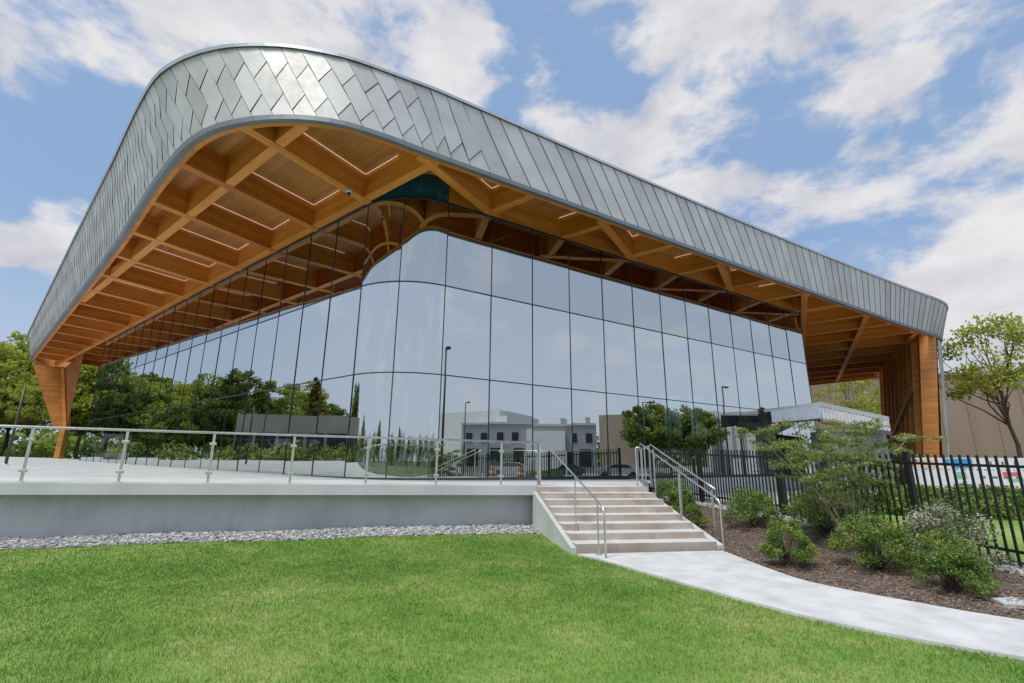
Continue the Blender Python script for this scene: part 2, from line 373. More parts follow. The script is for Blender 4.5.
# concrete path (a real slab, with scored joints as gaps)
def resample(pts, n):
    P = [Vector(p) for p in pts]; d = [0]
    for a, b in zip(P, P[1:]): d.append(d[-1] + (b - a).length)
    out = []
    for i in range(n):
        t = d[-1] * i / (n - 1)
        for k in range(len(P) - 1):
            if d[k] <= t <= d[k + 1] + 1e-9:
                u = (t - d[k]) / max(1e-9, d[k + 1] - d[k]); 
                p0, p1, p2, p3 = P[max(k - 1, 0)], P[k], P[k + 1], P[min(k + 2, len(P) - 1)]
                q = .5 * ((2 * p1) + (p2 - p0) * u + (2 * p0 - 5 * p1 + 4 * p2 - p3) * u * u + (3 * p1 - p0 - 3 * p2 + p3) * u ** 3)
                out.append((q.x, q.y)); break
    return out
pl, pr = resample(PATH_L, 60), resample(PATH_R, 60)
m = MB()
for i in range(59):
    a, b, c, d = pl[i], pr[i], pr[i + 1], pl[i + 1]
    z = .045
    m.poly([(*d, z), (*c, z), (*b, z), (*a, z)][::-1], True)
    m.poly([(*a, z), (*a, -.05), (*d, -.05), (*d, z)]); m.poly([(*b, z), (*c, z), (*c, -.05), (*b, -.05)])
tag(m.build('path', M['path']), kind='structure')
# planting bed between path, stairs and fence
F0 = Vector((7.3, 7.7)); FD = Vector((-.19, .982)).normalized(); FN = Vector((FD.y, -FD.x))
def fencept(u, off=0): p = F0 + FD * u + FN * off; return (p.x, p.y)
def fence_base(y): return float(np.interp(y, [0, 7.4, 12, 19.4], [.10, .17, .44, .50]))
def interp_r(y):
    pts = PATH_R
    for (x0, y0), (x1, y1) in zip(pts, pts[1:]):
        if y1 <= y <= y0: return x0 + (x1 - x0) * (y0 - y) / (y0 - y1)
    return 4.0 - .15 * (y - 9.75) if y > 9.75 else 18
def bedz(x, y):
    xl = interp_r(y); xf = F0.x + FD.x / FD.y * (y - F0.y) + .1
    t = max(0, min(1.3, (x - xl) / max(.3, xf - xl)))
    return .025 + (fence_base(y) - .03) * (t ** 1.3)
m = MB(); rows = []
for y in np.arange(3.4, 19.3, .25):
    xl = interp_r(y); xf = F0.x + FD.x / FD.y * (y - F0.y) + .45
    if xf <= xl + .2: xf = xl + .2
    rows.append([(xl + (xf - xl) * i / 24, y) for i in range(25)])
for r0, r1 in zip(rows, rows[1:]):
    for i in range(24): m.poly([(a, b, bedz(a, b) + .015 * math.sin(a * 9) * math.sin(b * 7)) for a, b in (r0[i], r0[i + 1], r1[i + 1], r1[i])], True)
tag(m.build('mulch_bed', M['mulch']), kind='structure')
m = MB()
m.poly([(8.2, -20, .06), (140, -20, .06), (140, 26, .3), (28.2, 33.6, .3), (17.6, 27.3, .4), (5.3, 19.6, .46), (6.65, 12.5, .42), (7.75, 7.5, .16)])
m.poly([(28.2, 33.6, .3), (140, 26, .3), (140, 90, .4), (30, 60, .4)])
tag(m.build('driveway', M['asphalt']), kind='structure')

m = MB(); m.poly([(7.9, 7.0, .19), (15, 3.0, .19), (17, 11.2, .36), (8.9, 13.6, .45), (6.85, 12.3, .46)], True)
tag(m.build('verge', M['turf']), kind='structure')
# ------------------------------------------------------------------ building outline data
def arc_poly(pts, n=6):
    """rounded polyline: pts of (x,y,r)"""
    out = []
    for i, (x, y, r) in enumerate(pts):
        p = Vector((x, y))
        if r == 0 or i in (0, len(pts) - 1): out.append((x, y)); continue
        a = (Vector(pts[i - 1][:2]) - p).normalized(); b = (Vector(pts[i + 1][:2]) - p).normalized()
        half = math.acos(max(-1, min(1, a.dot(b)))) / 2; t = r / math.tan(half)
        c = p + (a + b).normalized() * (r / math.sin(half)); s = p + a * t; e = p + b * t
        a0 = math.atan2(s.y - c.y, s.x - c.x); a1 = math.atan2(e.y - c.y, e.x - c.x)
        da = (a1 - a0 + math.pi) % (2 * math.pi) - math.pi
        for k in range(n + 1):
            q = a0 + da * k / n; out.append((c.x + r * math.cos(q), c.y + r * math.sin(q)))
    return out
ZS, ZT, ZC = 10.2, 12.5, 11.12      # soffit beam underside, fascia top, timber deck underside
# bottom edge of the fascia (left -> right), measured plan
B0 = [(-43.9, 46.9), (-45.0, 45.6), (-43.8, 43.0), (-41.2, 40.5), (-24.2, 25.35), (-19.18, 20.86), (-15.9, 17.89), (-12.03, 14.26), (-9.95, 12.42), (-8.85, 11.58), (-8.0, 11.12), (-7.2, 10.86), (-6.4, 10.72),
      (-5.5, 10.7), (-4.56, 10.88), (-3.5, 11.42), (-2.41, 12.14), (2.2, 15.02), (6.77, 17.9), (13.0, 21.85), (19.31, 25.8), (25.0, 29.4), (28.37, 31.45), (29.6, 32.2), (30.6, 33.1), (31.4, 34.3), (32.2, 36.0), (37.4, 48.6)]
T0 = [(-45.2, 48.6), (-46.3, 46.2), (-44.9, 43.3), (-40.6, 39.2), (-23.6, 23.7), (-17.6, 18.25), (-14.9, 15.8), (-12.2, 13.3), (-10.45, 11.82), (-9.2, 11.15), (-8.1, 10.82), (-7.3, 10.72), (-6.4, 10.72),
      (-5.6, 10.84), (-4.6, 11.12), (-3.4, 11.72), (-2.3, 12.3), (2.2, 15.1), (6.8, 17.95), (13.0, 21.7), (19.31, 25.4), (25.0, 28.7), (28.6, 30.7), (30.1, 31.7), (31.3, 32.9), (32.2, 34.3), (33.0, 36.2), (38.4, 48.9)]
NB = 420
def cr(pts, k, u):
    P = [Vector(p) for p in pts]
    p0, p1, p2, p3 = P[max(k - 1, 0)], P[k], P[k + 1], P[min(k + 2, len(P) - 1)]
    # centripetal-ish safety: limit tangents by segment length
    m1 = (p2 - p0) * .5; m2 = (p3 - p1) * .5; L = (p2 - p1).length
    for mm in (m1, m2):
        if mm.length > L * 1.0: mm *= L / mm.length
    h00, h10, h01, h11 = 2 * u ** 3 - 3 * u * u + 1, u ** 3 - 2 * u * u + u, -2 * u ** 3 + 3 * u * u, u ** 3 - u * u
    return p1 * h00 + m1 * h10 + p2 * h01 + m2 * h11
dcum = [0]
for a, b in zip(B0, B0[1:]): dcum.append(dcum[-1] + (Vector(b) - Vector(a)).length)
UC = dcum[12]                   # arc length at the corner; u = 0 there
UMIN, UMAX = -UC, dcum[-1] - UC
def bt(u):
    s = max(0, min(dcum[-1] - 1e-6, u + UC))
    k = max(i for i in range(len(dcum) - 1) if dcum[i] <= s + 1e-9); t = (s - dcum[k]) / (dcum[k + 1] - dcum[k])
    return cr(B0, k, t), cr(T0, k, t)
def fas(u, v, off=0.0):
    b, t = bt(u); p = b.lerp(t, v)
    if off:
        b1, t1 = bt(u + .05); b2, t2 = bt(u - .05); d = (b1.lerp(t1, v) - b2.lerp(t2, v)).normalized()
        n = Vector((d.y, -d.x)); p = p + n * off
    return Vector((p.x, p.y, ZS + (ZT - ZS) * v))

pav = empty('pavilion', (0, 18, 1.0))
tag(pav, 'glass walled timber pavilion with a rounded oversailing roof edged in silver metal shingles', 'building')

# fascia backing
m = MB(); us = [UMIN + (UMAX - UMIN) * i / 300 for i in range(301)]
for a, b in zip(us, us[1:]):
    m.poly([fas(a, -.0, -.05), fas(b, -.0, -.05), fas(b, 1, -.05), fas(a, 1, -.05)], True)
m.build('fascia_backing', M['seam'], pav)
# shingles
def skew(u): return float(np.interp(u, [-60, 0, 17, 27, 42, 60], [1.3, 1.3, 1.25, .5, -.35, -.4]))
m = MB(); w = .66; lev = .44; tilt = .225
i = 0; u = UMIN + .1
def clipv(poly, lo, hi):
    for sgn, lim in ((1, lo), (-1, hi)):
        out = []
        for (s0, v0), (s1, v1) in zip(poly, poly[1:] + poly[:1]):
            i0 = (v0 - lim) * sgn >= 0; i1 = (v1 - lim) * sgn >= 0
            if i0: out.append((s0, v0))
            if i0 != i1:
                t = (lim - v0) / (v1 - v0); out.append((s0 + (s1 - s0) * t, lim))
        poly = out
        if len(poly) < 3: return None
    return poly
GAP = .011
while u < UMAX - w - 1.4:
    w = .57 if u < 4 else .69
    far = max(0, min(1, (u - 9) / 8))      # the cross joints fade to flush ones along the long side
    k = -2; lv = lev if u < 3.2 else (2 * lev if u < 5 else 9)
    if lv > 5: k = 0
    while True:
        a = (.12 + k * lv) if lv < 5 else -1; b = a + lv
        if lv > 5 and k > 0: break
        if a > 1: break
        if b + tilt > -.0:
            gl = GAP * (1 - .9 * far) / 2.3
            poly = [(0, a + gl), (1, a + tilt + gl), (1, b + tilt - gl), (0, b - gl)]
            poly = clipv(poly, .0, 1.0)
            if poly:
                lift_l = random.uniform(.012, .019); lift_r = random.uniform(.012, .019); tw = random.uniform(-.003, .003); tone = random.random()
                cs = sum(p[1] for p in poly) / len(poly)
                pts = []
                for s, v in poly:
                    ss = GAP / w / 2 + s * (1 - GAP / w); uu = u + ss * w + (skew(u)) * (1 - v)
                    off = lift_l * (1 - s) + lift_r * s + tw * (1 if v > cs else -1) + .012 * (max(0, b - v) / lev if lv < 5 else .3)
                    pts.append(fas(uu, v, off))
                if lv < 5: m.poly(pts, True, tone)
                else:
                    fo = (random.uniform(.008, .014), random.uniform(.008, .014))
                    for q_ in range(6):
                        va, vb = q_ / 6, (q_ + 1) / 6
                        m.poly([fas(u + s_ * w + skew(u) * (1 - v_), v_, fo[int(s_)]) for s_, v_ in ((0, va), (1, va), (1, vb), (0, vb))], False, tone)
        k += 1
    u += w; i += 1
# thin raised seams on the long side
kseam = len(m.f)
u = UMIN + .1
while u < UMAX - w - 1.4:
    w = .57 if u < 4 else .69
    pts = [fas(u + skew(u) * (1 - v), v, .018) for v in (0, .25, .5, .75, 1)]
    for a, b in zip(pts, pts[1:]): m.bar(a, b, .014, .022 if u > 6 else .014)
    u += w
for i_ in range(kseam, len(m.f)): m.cv[i_] = -2.0
m.build('shingle_cladding', M['zinc'], pav, colattr=True)
# lower lip, inner timber edge, coping
m = MB()
for a, b in zip(us, us[1:]):
    o0, o1 = .05, -.10
    for q in (((-.012, o0), (.05, o0)), ((-.012, o1), (-.012, o0))):
        (v0, f0), (v1, f1) = q
        m.poly([fas(a, v0, f0), fas(b, v0, f0), fas(b, v1, f1), fas(a, v1, f1)], True)
m.build('fascia_lip', simple('slate_lip', [(.16, .18, .205), (.22, .245, .27)], scale=.6, rough=.5, metal=.3), pav)
m = MB()
for a, b in zip(us, us[1:]):
    m.poly([fas(a, .985, .06), fas(b, .985, .06), fas(b, 1.03, .06), fas(a, 1.03, .06)], True)
    m.poly([fas(a, 1.03, .06), fas(b, 1.03, .06), fas(b, 1.05, -.35), fas(a, 1.05, -.35)], True)
    m.poly([fas(a, 1.0, -.35), fas(b, 1.0, -.35), fas(b, 1.13, -.35), fas(a, 1.13, -.35)], True)
m.build('coping', M['coping'], pav)
m = MB()
for a, b in zip(us, us[1:]):
    m.poly([fas(a, .0, -.10), fas(b, .0, -.10), fas(b, .42, -.10), fas(a, .42, -.10)], True)
    m.poly([fas(a, .0, -.26), fas(b, .0, -.26), fas(b, .0, -.10), fas(a, .0, -.10)], True)
    m.poly([fas(b, .0, -.26), fas(a, .0, -.26), fas(a, .42, -.26), fas(b, .42, -.26)], True)
m.build('edge_beam', M['woodF'], pav)
# roof plate
outl = [tuple(bt(u)[0]) for u in us] + [(33.0, 54.5), (2.0, 78.0), (-6.0, 79.0), (-40.0, 54.0)]
def inset(poly, d):
    out = []
    n = len(poly)
    for i in range(n):
        a = Vector(poly[i - 1]); p = Vector(poly[i]); b = Vector(poly[(i + 1) % n])
        t = (b - a).normalized(); out.append(tuple(p + Vector((-t.y, t.x)) * d))
    return out
ins = inset(outl, .3)
m = MB()
m.poly([(x, y, ZC) for x, y in reversed(ins)])
m.build('timber_deck', M['clt'], pav)
m = MB(); m.poly([(x, y, ZT + .02) for x, y in inset(outl, .4)]); m.build('roof_sheet', M['concrete'], pav)
# diagrid of glulam beams
A = Vector((.503, .864)); Bv = Vector((-.783, .622)); N1 = Vector((-6.73, 11.9)); SP = 3.3
def clip_line(p, d, poly):
    ts = []
    for a, b in zip(poly, poly[1:] + poly[:1]):
        a = Vector(a); e = Vector(b) - a; den = d.x * e.y - d.y * e.x
        if abs(den) < 1e-9: continue
        r = a - p; t = (r.x * e.y - r.y * e.x) / den; s = (r.x * d.y - r.y * d.x) / den
        if 0 <= s < 1: ts.append(t)
    ts.sort(); return [(ts[i], ts[i + 1]) for i in range(0, len(ts) - 1, 2)]
for k in range(-9, 15):
    for t0, t1 in clip_line(N1 + Bv * (SP * k), A, ins):
        if t1 - t0 < .8: continue
        p = N1 + Bv * (SP * k) + A * (t0 - .06); q = N1 + Bv * (SP * k) + A * min(t1, t0 + 40)
        m = MB(); m.bar((p.x, p.y, (ZS + ZC) / 2 + .02), (q.x, q.y, (ZS + ZC) / 2 + .02), .30, ZC - ZS)
        m.build('roof_beam', M['woodA'], pav)
for j in range(-1, 19):
    for t0, t1 in clip_line(N1 + A * (SP * j), Bv, ins):
        if t1 - t0 < .8: continue
        p = N1 + A * (SP * j) + Bv * (t0 - .05); q = N1 + A * (SP * j) + Bv * (t1 + .05)
        m = MB(); m.bar((p.x, p.y, (ZS + ZC) / 2 + .035), (q.x, q.y, (ZS + ZC) / 2 + .035), .28, ZC - ZS - .01)
        m.build('roof_beam', M['woodB'], pav)
for a, b in (((37.2, 48.7), (32.8, 54.3)), ((32.8, 54.3), (2.0, 77.7))):
    m = MB(); m.bar((a[0], a[1], 10.75), (b[0], b[1], 10.75), .3, 1.15); m.build('back_edge_beam', M['woodB'], pav)
# LED strips tucked in the cell corners (part of the ceiling)
insx = inset(outl, 1.0)
def inside(p, poly):
    c = False
    for (x0, y0), (x1, y1) in zip(poly, poly[1:] + poly[:1]):
        if (y0 > p.y) != (y1 > p.y) and p.x < (x1 - x0) * (p.y - y0) / (y1 - y0) + x0: c = not c
    return c
ns = 0
def clipleg(a0, d, L, poly):
    k = L
    while k > .3 and not inside(a0 + d * k, poly): k -= .1
    return a0 + d * k, k
GPR, GDR, GPL, GDL = Vector((-2.2, 14.8)), Vector((.8434, .5373)), Vector((-5, 14.9)), Vector((-.7826, .6225))
cand = []
for j in range(1, 14):
    for k in range(-9, 12):
        nd = N1 + Bv * (SP * k) + A * (SP * j)
        a0 = nd - Bv * .19 - A * .19
        if not inside(a0, insx): continue
        df = (nd - GPR).dot(Vector((-GDR.y, GDR.x))); dl = (nd - GPL).dot(Vector((GDL.y, -GDL.x)))
        dep = min(df, dl)             # depth behind the nearer glass wall (negative = soffit)
        sr = (nd - GPR).dot(GDR); sl = (nd - GPL).dot(GDL)
        if dep > 7 or nd.x > 20 or nd.x < -34: continue
        cand.append((dep > .2, nd.length, nd, a0))
cand.sort(key=lambda c: (c[0], c[1]))
for dp, ln_, nd, a0 in cand[:92]:
    z = ZC - .05
    a1, ka = clipleg(a0, -A, 2.45, insx); b1, kb = clipleg(a0, -Bv, 1.7 if not dp else 2.3, insx)
    m = MB()
    if ka > .5: m.bar((a0.x, a0.y, z), (a1.x, a1.y, z), .009, .011)
    if kb > .5: m.bar((a0.x, a0.y, z), (b1.x, b1.y, z), .009, .011)
    if m.f: m.build('light_strip', M['strip'], pav)

# ------------------------------------------------------------------ glass walls
PL = Vector((-4.93, 14.85)); DL = Vector((-.7826, .6225)); PR = Vector((-2.2, 14.8)); DR = Vector((.8434, .5373))
GB, G2, G1, GT = 1.02, 4.25, 7.2, ZS - .03
nin = Vector((-DR.y, DR.x)); RC = 2.4; CC = PR + nin * RC
a_r = math.atan2(PR.y - CC.y, PR.x - CC.x)
PLt = CC + Vector((DL.y, -DL.x)) * RC * -1
nl = Vector((-.6225, -.7826)); PLt = CC + nl * RC
a_l = math.atan2(PLt.y - CC.y, PLt.x - CC.x)
if a_l > a_r: a_l -= 2 * math.pi
PL = PLt
WP = 1.74; cols = []     # columns: list of plan polylines left->right order of drawing
for i in range(13): cols.append([PR + DR * (WP * i), PR + DR * (WP * (i + 1))])
for h in range(2):
    a0 = a_r + (a_l - a_r) * h / 2; a1 = a_r + (a_l - a_r) * (h + 1) / 2
    cols.append([CC + Vector((math.cos(a0 + (a1 - a0) * q / 8), math.sin(a0 + (a1 - a0) * q / 8))) * RC for q in range(8, -1, -1)])
WL = 1.85
for i in range(18): cols.append([PL + DL * (WL * (i + 1)), PL + DL * (WL * i)])
for pts in cols:
    for z0, z1 in ((GB, G2), (G2, G1), (G1, GT)):
        m = MB()
        n0 = len(m.v)
        d_ = (pts[-1] - pts[0]).normalized(); n_ = Vector((-d_.y, d_.x)); w4 = [random.uniform(-.006, .006) for _ in range(4)]
        for q, p in enumerate(pts):
            t = q / (len(pts) - 1); lo = n_ * (w4[0] * (1 - t) + w4[1] * t); hi = n_ * (w4[2] * (1 - t) + w4[3] * t)
            m.v.append((p.x + lo.x, p.y + lo.y, z0 + .012)); m.v.append((p.x + hi.x, p.y + hi.y, z1 - .012))
        for q in range(len(pts) - 1):
            m.f.append((n0 + 2 * q, n0 + 2 * q + 2, n0 + 2 * q + 3, n0 + 2 * q + 1)); m.sm.append(True); m.cv.append(.5)
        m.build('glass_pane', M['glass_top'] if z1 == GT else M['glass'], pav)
ends = []
for i in range(14): ends.append((PR + DR * (WP * i), math.atan2(DR.y, DR.x)))
am = (a_r + a_l) / 2
ends.append((CC + Vector((math.cos(am), math.sin(am))) * RC, am + math.pi / 2))
for i in range(19): ends.append((PL + DL * (WL * i), math.atan2(DL.y, DL.x)))
for p, a in ends:
    m = MB(); m.box((p.x, p.y, (GB + GT) / 2), (.026, .035, GT - GB), rz=a); m.build('mullion', M['mull'], pav)
    nrm = Vector((-math.sin(a), math.cos(a)))
    if nrm.y < 0: nrm = -nrm
    q = p + nrm * .45
    m = MB(); m.box((q.x, q.y, (GB + GT) / 2), (.07, .42, GT - GB + .1), rz=a); m.build('mullion_fin', M['fin'], pav)
for z, hh in ((G2, .028), (G1, .028), (GT + .02, .07), (GB + .06, .14)):
    m = MB()
    for pts in cols:
        for a, b in zip(pts, pts[1:]): m.bar((a.x, a.y, z), (b.x, b.y, z), .056, hh)
    m.build('transom', M['mull'], pav)
# timber infill over the glass, blue pane at the corner
mb = MB(); mR = MB(); mL = MB()
for n_, pts in enumerate(cols):
    m = mR if n_ < 13 else mL
    for a, b in zip(pts, pts[1:]):
        tgt = mb if n_ in (13, 14) else m
        tgt.poly([(a.x, a.y, GT + .055), (b.x, b.y, GT + .055), (b.x, b.y, ZC), (a.x, a.y, ZC)])
mR.build('timber_infill', M['woodF'], pav); mL.build('timber_infill', M['woodB'], pav); mb.build('clerestory_pane', M['blue_glass'], pav)
# plinth below the right-hand glass, floor, dark core and inner back walls
m = MB()
a = PR + DR * 8.0; b = PR + DR * (WP * 13)
m.bar((a.x, a.y, .62), (b.x, b.y, .62), .12, .82); m.build('plinth', M['concrete'], pav)
GE = PR + DR * (WP * 13); GL = PL + DL * (WL * 18)
E2 = GE + A * 18; L2 = GL + A * 14
m = MB(); m.poly([(p.x, p.y, 1.30) for p in (PR + DR * .4 + nin * .6, GE + nin * .6, E2, L2, GL + A * .6, PL + A * .6)])
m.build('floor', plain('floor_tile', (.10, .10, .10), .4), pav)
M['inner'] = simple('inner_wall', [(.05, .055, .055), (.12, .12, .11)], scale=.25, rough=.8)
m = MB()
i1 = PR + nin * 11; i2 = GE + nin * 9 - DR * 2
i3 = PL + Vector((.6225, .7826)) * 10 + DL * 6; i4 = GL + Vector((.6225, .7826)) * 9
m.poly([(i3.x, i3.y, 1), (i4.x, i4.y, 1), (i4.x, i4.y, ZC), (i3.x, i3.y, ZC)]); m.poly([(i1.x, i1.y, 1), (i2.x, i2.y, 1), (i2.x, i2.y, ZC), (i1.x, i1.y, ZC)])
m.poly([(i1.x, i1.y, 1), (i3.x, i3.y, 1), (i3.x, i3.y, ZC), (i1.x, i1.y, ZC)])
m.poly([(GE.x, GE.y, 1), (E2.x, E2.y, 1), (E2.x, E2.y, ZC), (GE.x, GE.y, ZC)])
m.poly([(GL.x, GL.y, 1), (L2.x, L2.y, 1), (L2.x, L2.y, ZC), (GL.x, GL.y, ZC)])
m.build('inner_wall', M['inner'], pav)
# east end: timber rib wall under the roof's folded-down end
R0 = Vector((28.75, 32.15)); RA = Vector((.475, .88)); RP = Vector((.88, -.475))
def leanfin(c, hb, ht, th, shift, z0=.2, z1=10.5):
    m = MB()
    for p, hw, z in ((c - RP * shift, hb, z0), (c, ht, z1)):
        for sx, sy in ((-1, -1), (1, -1), (1, 1), (-1, 1)):
            q = p + RP * (hw * sx) + RA * (th * sy); m.v.append((q.x, q.y, z))
    for q in ((3, 2, 1, 0), (4, 5, 6, 7), (0, 1, 5, 4), (1, 2, 6, 5), (2, 3, 7, 6), (3, 0, 4, 7)): m.f.append(q); m.sm.append(False); m.cv.append(.5)
    return m
leanfin(R0 + RP * .02, .40, .46, .25, 1.35).build('end_column', M['woodV'], pav)
for i in range(1, 10):
    c = R0 + RA * (1.55 * i)
    leanfin(c, .38, .6, .10, 1.35).build('rib', M['woodR'], pav)
m = MB(); a = R0 - RP * 1.15 + RA * 1; b = R0 - RP * 1.55 + RA * 12.5
m.bar((a.x, a.y, 6.8), (b.x, b.y, 2.6), .12, .35); m.build('brace', M['woodV'], pav)
m = MB(); a = R0 + RP * .75 + RA * .6; b = R0 + RP * .85 + RA * 13; a_ = a - RP * 1.3; b_ = b - RP * 1.3
m.poly([(a_.x, a_.y, .2), (b_.x, b_.y, .2), (b.x, b.y, 11), (a.x, a.y, 11)]); m.build('rib_backing', M['woodV'], pav)
m = MB()
for i in range(12):
    t0, t1 = i / 12, (i + 1) / 12
    for u0, u1 in ((0, .5), (.5, 1)):
        def pt(u, t):
            uu = UMAX - 18.55 + 3.4 * u; top = fas(uu, -.05, .02); foot = Vector((28.55 + .45 * u, 32.45 + .3 * u, .2))
            return top.lerp(foot, t)
        m.poly([pt(u0, t1), pt(u1, t1), pt(u1, t0), pt(u0, t0)], True, random.random())
m.build('end_cladding', M['zinc'], pav, colattr=True)
# west end: splayed timber leg
top = [(-46.2, 45.6), (-44.6, 47.2), (-35.9, 39.4)]
ft = [(-43.7, 46.6), (-42.9, 47.2), (-42.3, 46.4)]
def slab_between(t0, t1, f0, f1, th=.35):
    m = MB(); 
    for i in range(10):
        a, b = i / 10, (i + 1) / 10
        P = lambda p, q, t: Vector((p[0] + (q[0] - p[0]) * t, p[1] + (q[1] - p[1]) * t, 4.2 + (10.3 - 4.2) * (1 - t)))
        m.poly([P(t0, f0, b), P(t1, f1, b), P(t1, f1, a), P(t0, f0, a)])
    return m
m = slab_between(top[0], top[1], ft[0], ft[1]); m.build('splayed_leg', M['woodV'], pav)
m = slab_between(top[1], top[2], ft[1], ft[2]); m.build('splayed_leg', wood_mat('leg_slats', (.16, .05, .01), (.34, .13, .03), (.5, .2, .05), -51.5, lam=.25), pav)
m = MB(); m.bar((-44.6, 47.2, 10.3), (-42.9, 47.2, 4.0), .5, .3, up=(1, 0, 0)); m.build('leg_edge', M['woodA'], pav)
m = MB(); m.box((-42.9, 46.9, 2.7), (.5, .5, 3.2)); m.build('leg_foot', M['woodV'], pav)

# ------------------------------------------------------------------ terrace, wall, stairs
deck = MB()
fl = railpt(42, .15); fr = railpt(0, .15)
ST_TL, ST_TR, ST_BL, ST_BR = Vector((.69, 12.3)), Vector((3.5, 12.78)), Vector((1.22, 9.5)), Vector((3.99, 9.94))
poly = [fl, fr, (.70, 12.38), (3.46, 12.86), (4.9, 19.2), (-2.0, 15.6), (-5.2, 15.6), (-44, 49), (-75, 60), (-80, 10)]
deck.prism(poly, lambda x, y: deckz(x) - .22, lambda x, y: deckz(x))
o = deck.build('terrace', M['slab'], bevel=.008); tag(o, kind='structure')
wl = railpt(42, -.2); wr = railpt(0.05, -.2); wr2 = railpt(.05, -.5); wl2 = railpt(42, -.5)
m = MB(); m.prism([wl, wr, wr2, wl2], -.3, lambda x, y: deckz(x) - .222)
o = m.build('retaining_wall', M['wall'])
tag(o, 'smooth grey concrete retaining wall beneath the overhanging edge of the terrace slab', 'wall')
o.modifiers.clear() if hasattr(o.modifiers, 'clear') else None
# stairs
st = empty('stairs', (2.3, 11, 0)); tag(st, 'wide concrete stairs with tan stained risers climbing from the path to the terrace', 'stairs')
NR = 8; zt = 1.045
for i in range(NR - 1):      # treads, one solid step each; the last riser meets the terrace
    z1 = .05 + (zt - .05) * (i + 1) / NR
    t0 = i / (NR - 1); t1 = 1.0
    a = ST_BL.lerp(ST_TL, t0); b = ST_BR.lerp(ST_TR, t0); c = ST_BR.lerp(ST_TR, (i + 1) / (NR - 1)); d = ST_BL.lerp(ST_TL, (i + 1) / (NR - 1))
    c = c + (c - b).normalized() * .02; d = d + (d - a).normalized() * .02
    m = MB(); m.prism([tuple(a), tuple(b), tuple(c), tuple(d)], -.1, z1)
    m.build('step', M['stair'], st, bevel=.012)
a, b = ST_TL, ST_TR; m = MB()
m.prism([tuple(a), tuple(b), (3.44, 13.2), (.62, 12.8)], -.1, zt - .004); m.build('step', M['stair'], st, bevel=.01)
# flank wall of the stair
m = MB(); off = Vector((-.06, 0))
q = [(ST_BL.x - .10, ST_BL.y + .02), (ST_BL.x - .005, ST_BL.y + .02), (ST_TL.x - .005, ST_TL.y + .3), (ST_TL.x - .14, ST_TL.y + .3)]
m.prism(q, -.2, lambda x, y: .10 + (.93 - .10) * max(0, min(1, (y - 9.5) / 2.85))); m.build('flank_wall', M['wall'], st)
m = MB(); q = [(ST_BR.x + .005, ST_BR.y - .0), (ST_BR.x + .14, ST_BR.y), (ST_TR.x + .14, ST_TR.y + .5), (ST_TR.x + .005, ST_TR.y + .5)]
m.prism(q, -.2, lambda x, y: .10 + (.90 - .10) * max(0, min(1, (y - 9.9) / 2.85))); m.build('flank_wall', M['wall'], st)

# ------------------------------------------------------------------ railings
rail = empty('terrace_railing', (*railpt(5), 1.1)); tag(rail, 'stainless steel railing with clear glass panels along the terrace edge', 'railing')
ss = [0.0, .97] + [.97 + 1.62 * i for i in range(1, 21)]
RH = 1.07
for n_, s in enumerate(ss):
    x, y = railpt(s); z = deckz(x)
    m = MB(); m.box((x, y, z + RH / 2), (.05, .022, RH - .05), rz=math.atan2(RD.y, RD.x))
    m.box((x, y, z + .006), (.11, .10, .012), rz=math.atan2(RD.y, RD.x))
    p = m.build('post', M['steel'], rail)
    if s < 14:
        for hz in (.22, .83):
            m = MB(); xx, yy = railpt(s, .012)
            m.box((xx, yy, z + hz), (.13, .05, .055), rz=math.atan2(RD.y, RD.x)); c = m.build('clamp', M['steel'], rail, bevel=.006)
for s0, s1 in zip(ss, ss[1:]):
    a = railpt(s0 + .045, .012); b = railpt(s1 - .045, .012)
    m = MB(); za, zb = deckz(a[0]), deckz(b[0])
    m.poly([(a[0], a[1], za + .10), (b[0], b[1], zb + .10), (b[0], b[1], zb + .98), (a[0], a[1], za + .98)])
    m.build('glass_panel', M['rail_glass'], rail)
a = railpt(-.02); b = railpt(ss[-1])
m = MB(); m.tube([(b[0], b[1], deckz(b[0]) + RH), (a[0], a[1], deckz(a[0]) + RH)], .026, 12); m.build('top_rail', M['steel'], rail)
# end return: two close posts at the stair head
m = MB(); m.box((.74, 12.66, deckz(.7) + .53), (.05, .022, 1.04), rz=0.3); m.build('post', M['steel'], rail)

def bl(t, r=0):   # along the left stair edge
    p = ST_BL.lerp(ST_TL, t); return Vector((p.x + .20 + r + .10 * (1 - t), p.y))
def stairz(t): return .05 + (zt - .05) * max(0, min(1, t))
def handrail(name, label, side, t_lo, t_hi, off):
    h = empty(name, (*side(.5, off), .5)); tag(h, label, 'handrail', 'steel handrails beside the stairs')
    H = .92; pts = []
    for k in range(0, 12):
        t = t_hi + (t_lo - t_hi) * k / 11; p = side(t, off); pts.append((p.x, p.y, .05 + (zt - .05) * t + H + .09))
    p0 = side(t_lo - .03, off); zl = pts[-1][2]
    pts += [(p0.x, p0.y, zl - .05), (p0.x + .012, p0.y - .03, zl - .12), (p0.x + .015, p0.y - .03, .05)]
    m = MB(); m.tube(pts, .018, 10); m.build('rail_tube', M['steel'], h)
    return h, H
hl, H = handrail('handrail', 'steel handrail on the left side of the stairs, starting at the glass railing', bl, -.16, 1.02, 0)
for t in (-.10, .30):
    p = bl(t); m = MB(); z0 = stairz(t - .06); zr = .05 + (zt - .05) * t + H + .07; m.box((p.x, p.y, (z0 + zr) / 2), (.022, .045, zr - z0)); m.build('post', M['steel'], hl)
    m = MB(); m.box((p.x, p.y, z0 + .008), (.10, .10, .014)); m.build('base_plate', M['steel'], hl)
def brr(t, r=0):
    p = ST_BR.lerp(ST_TR, t); return Vector((p.x - .16 + r, p.y))
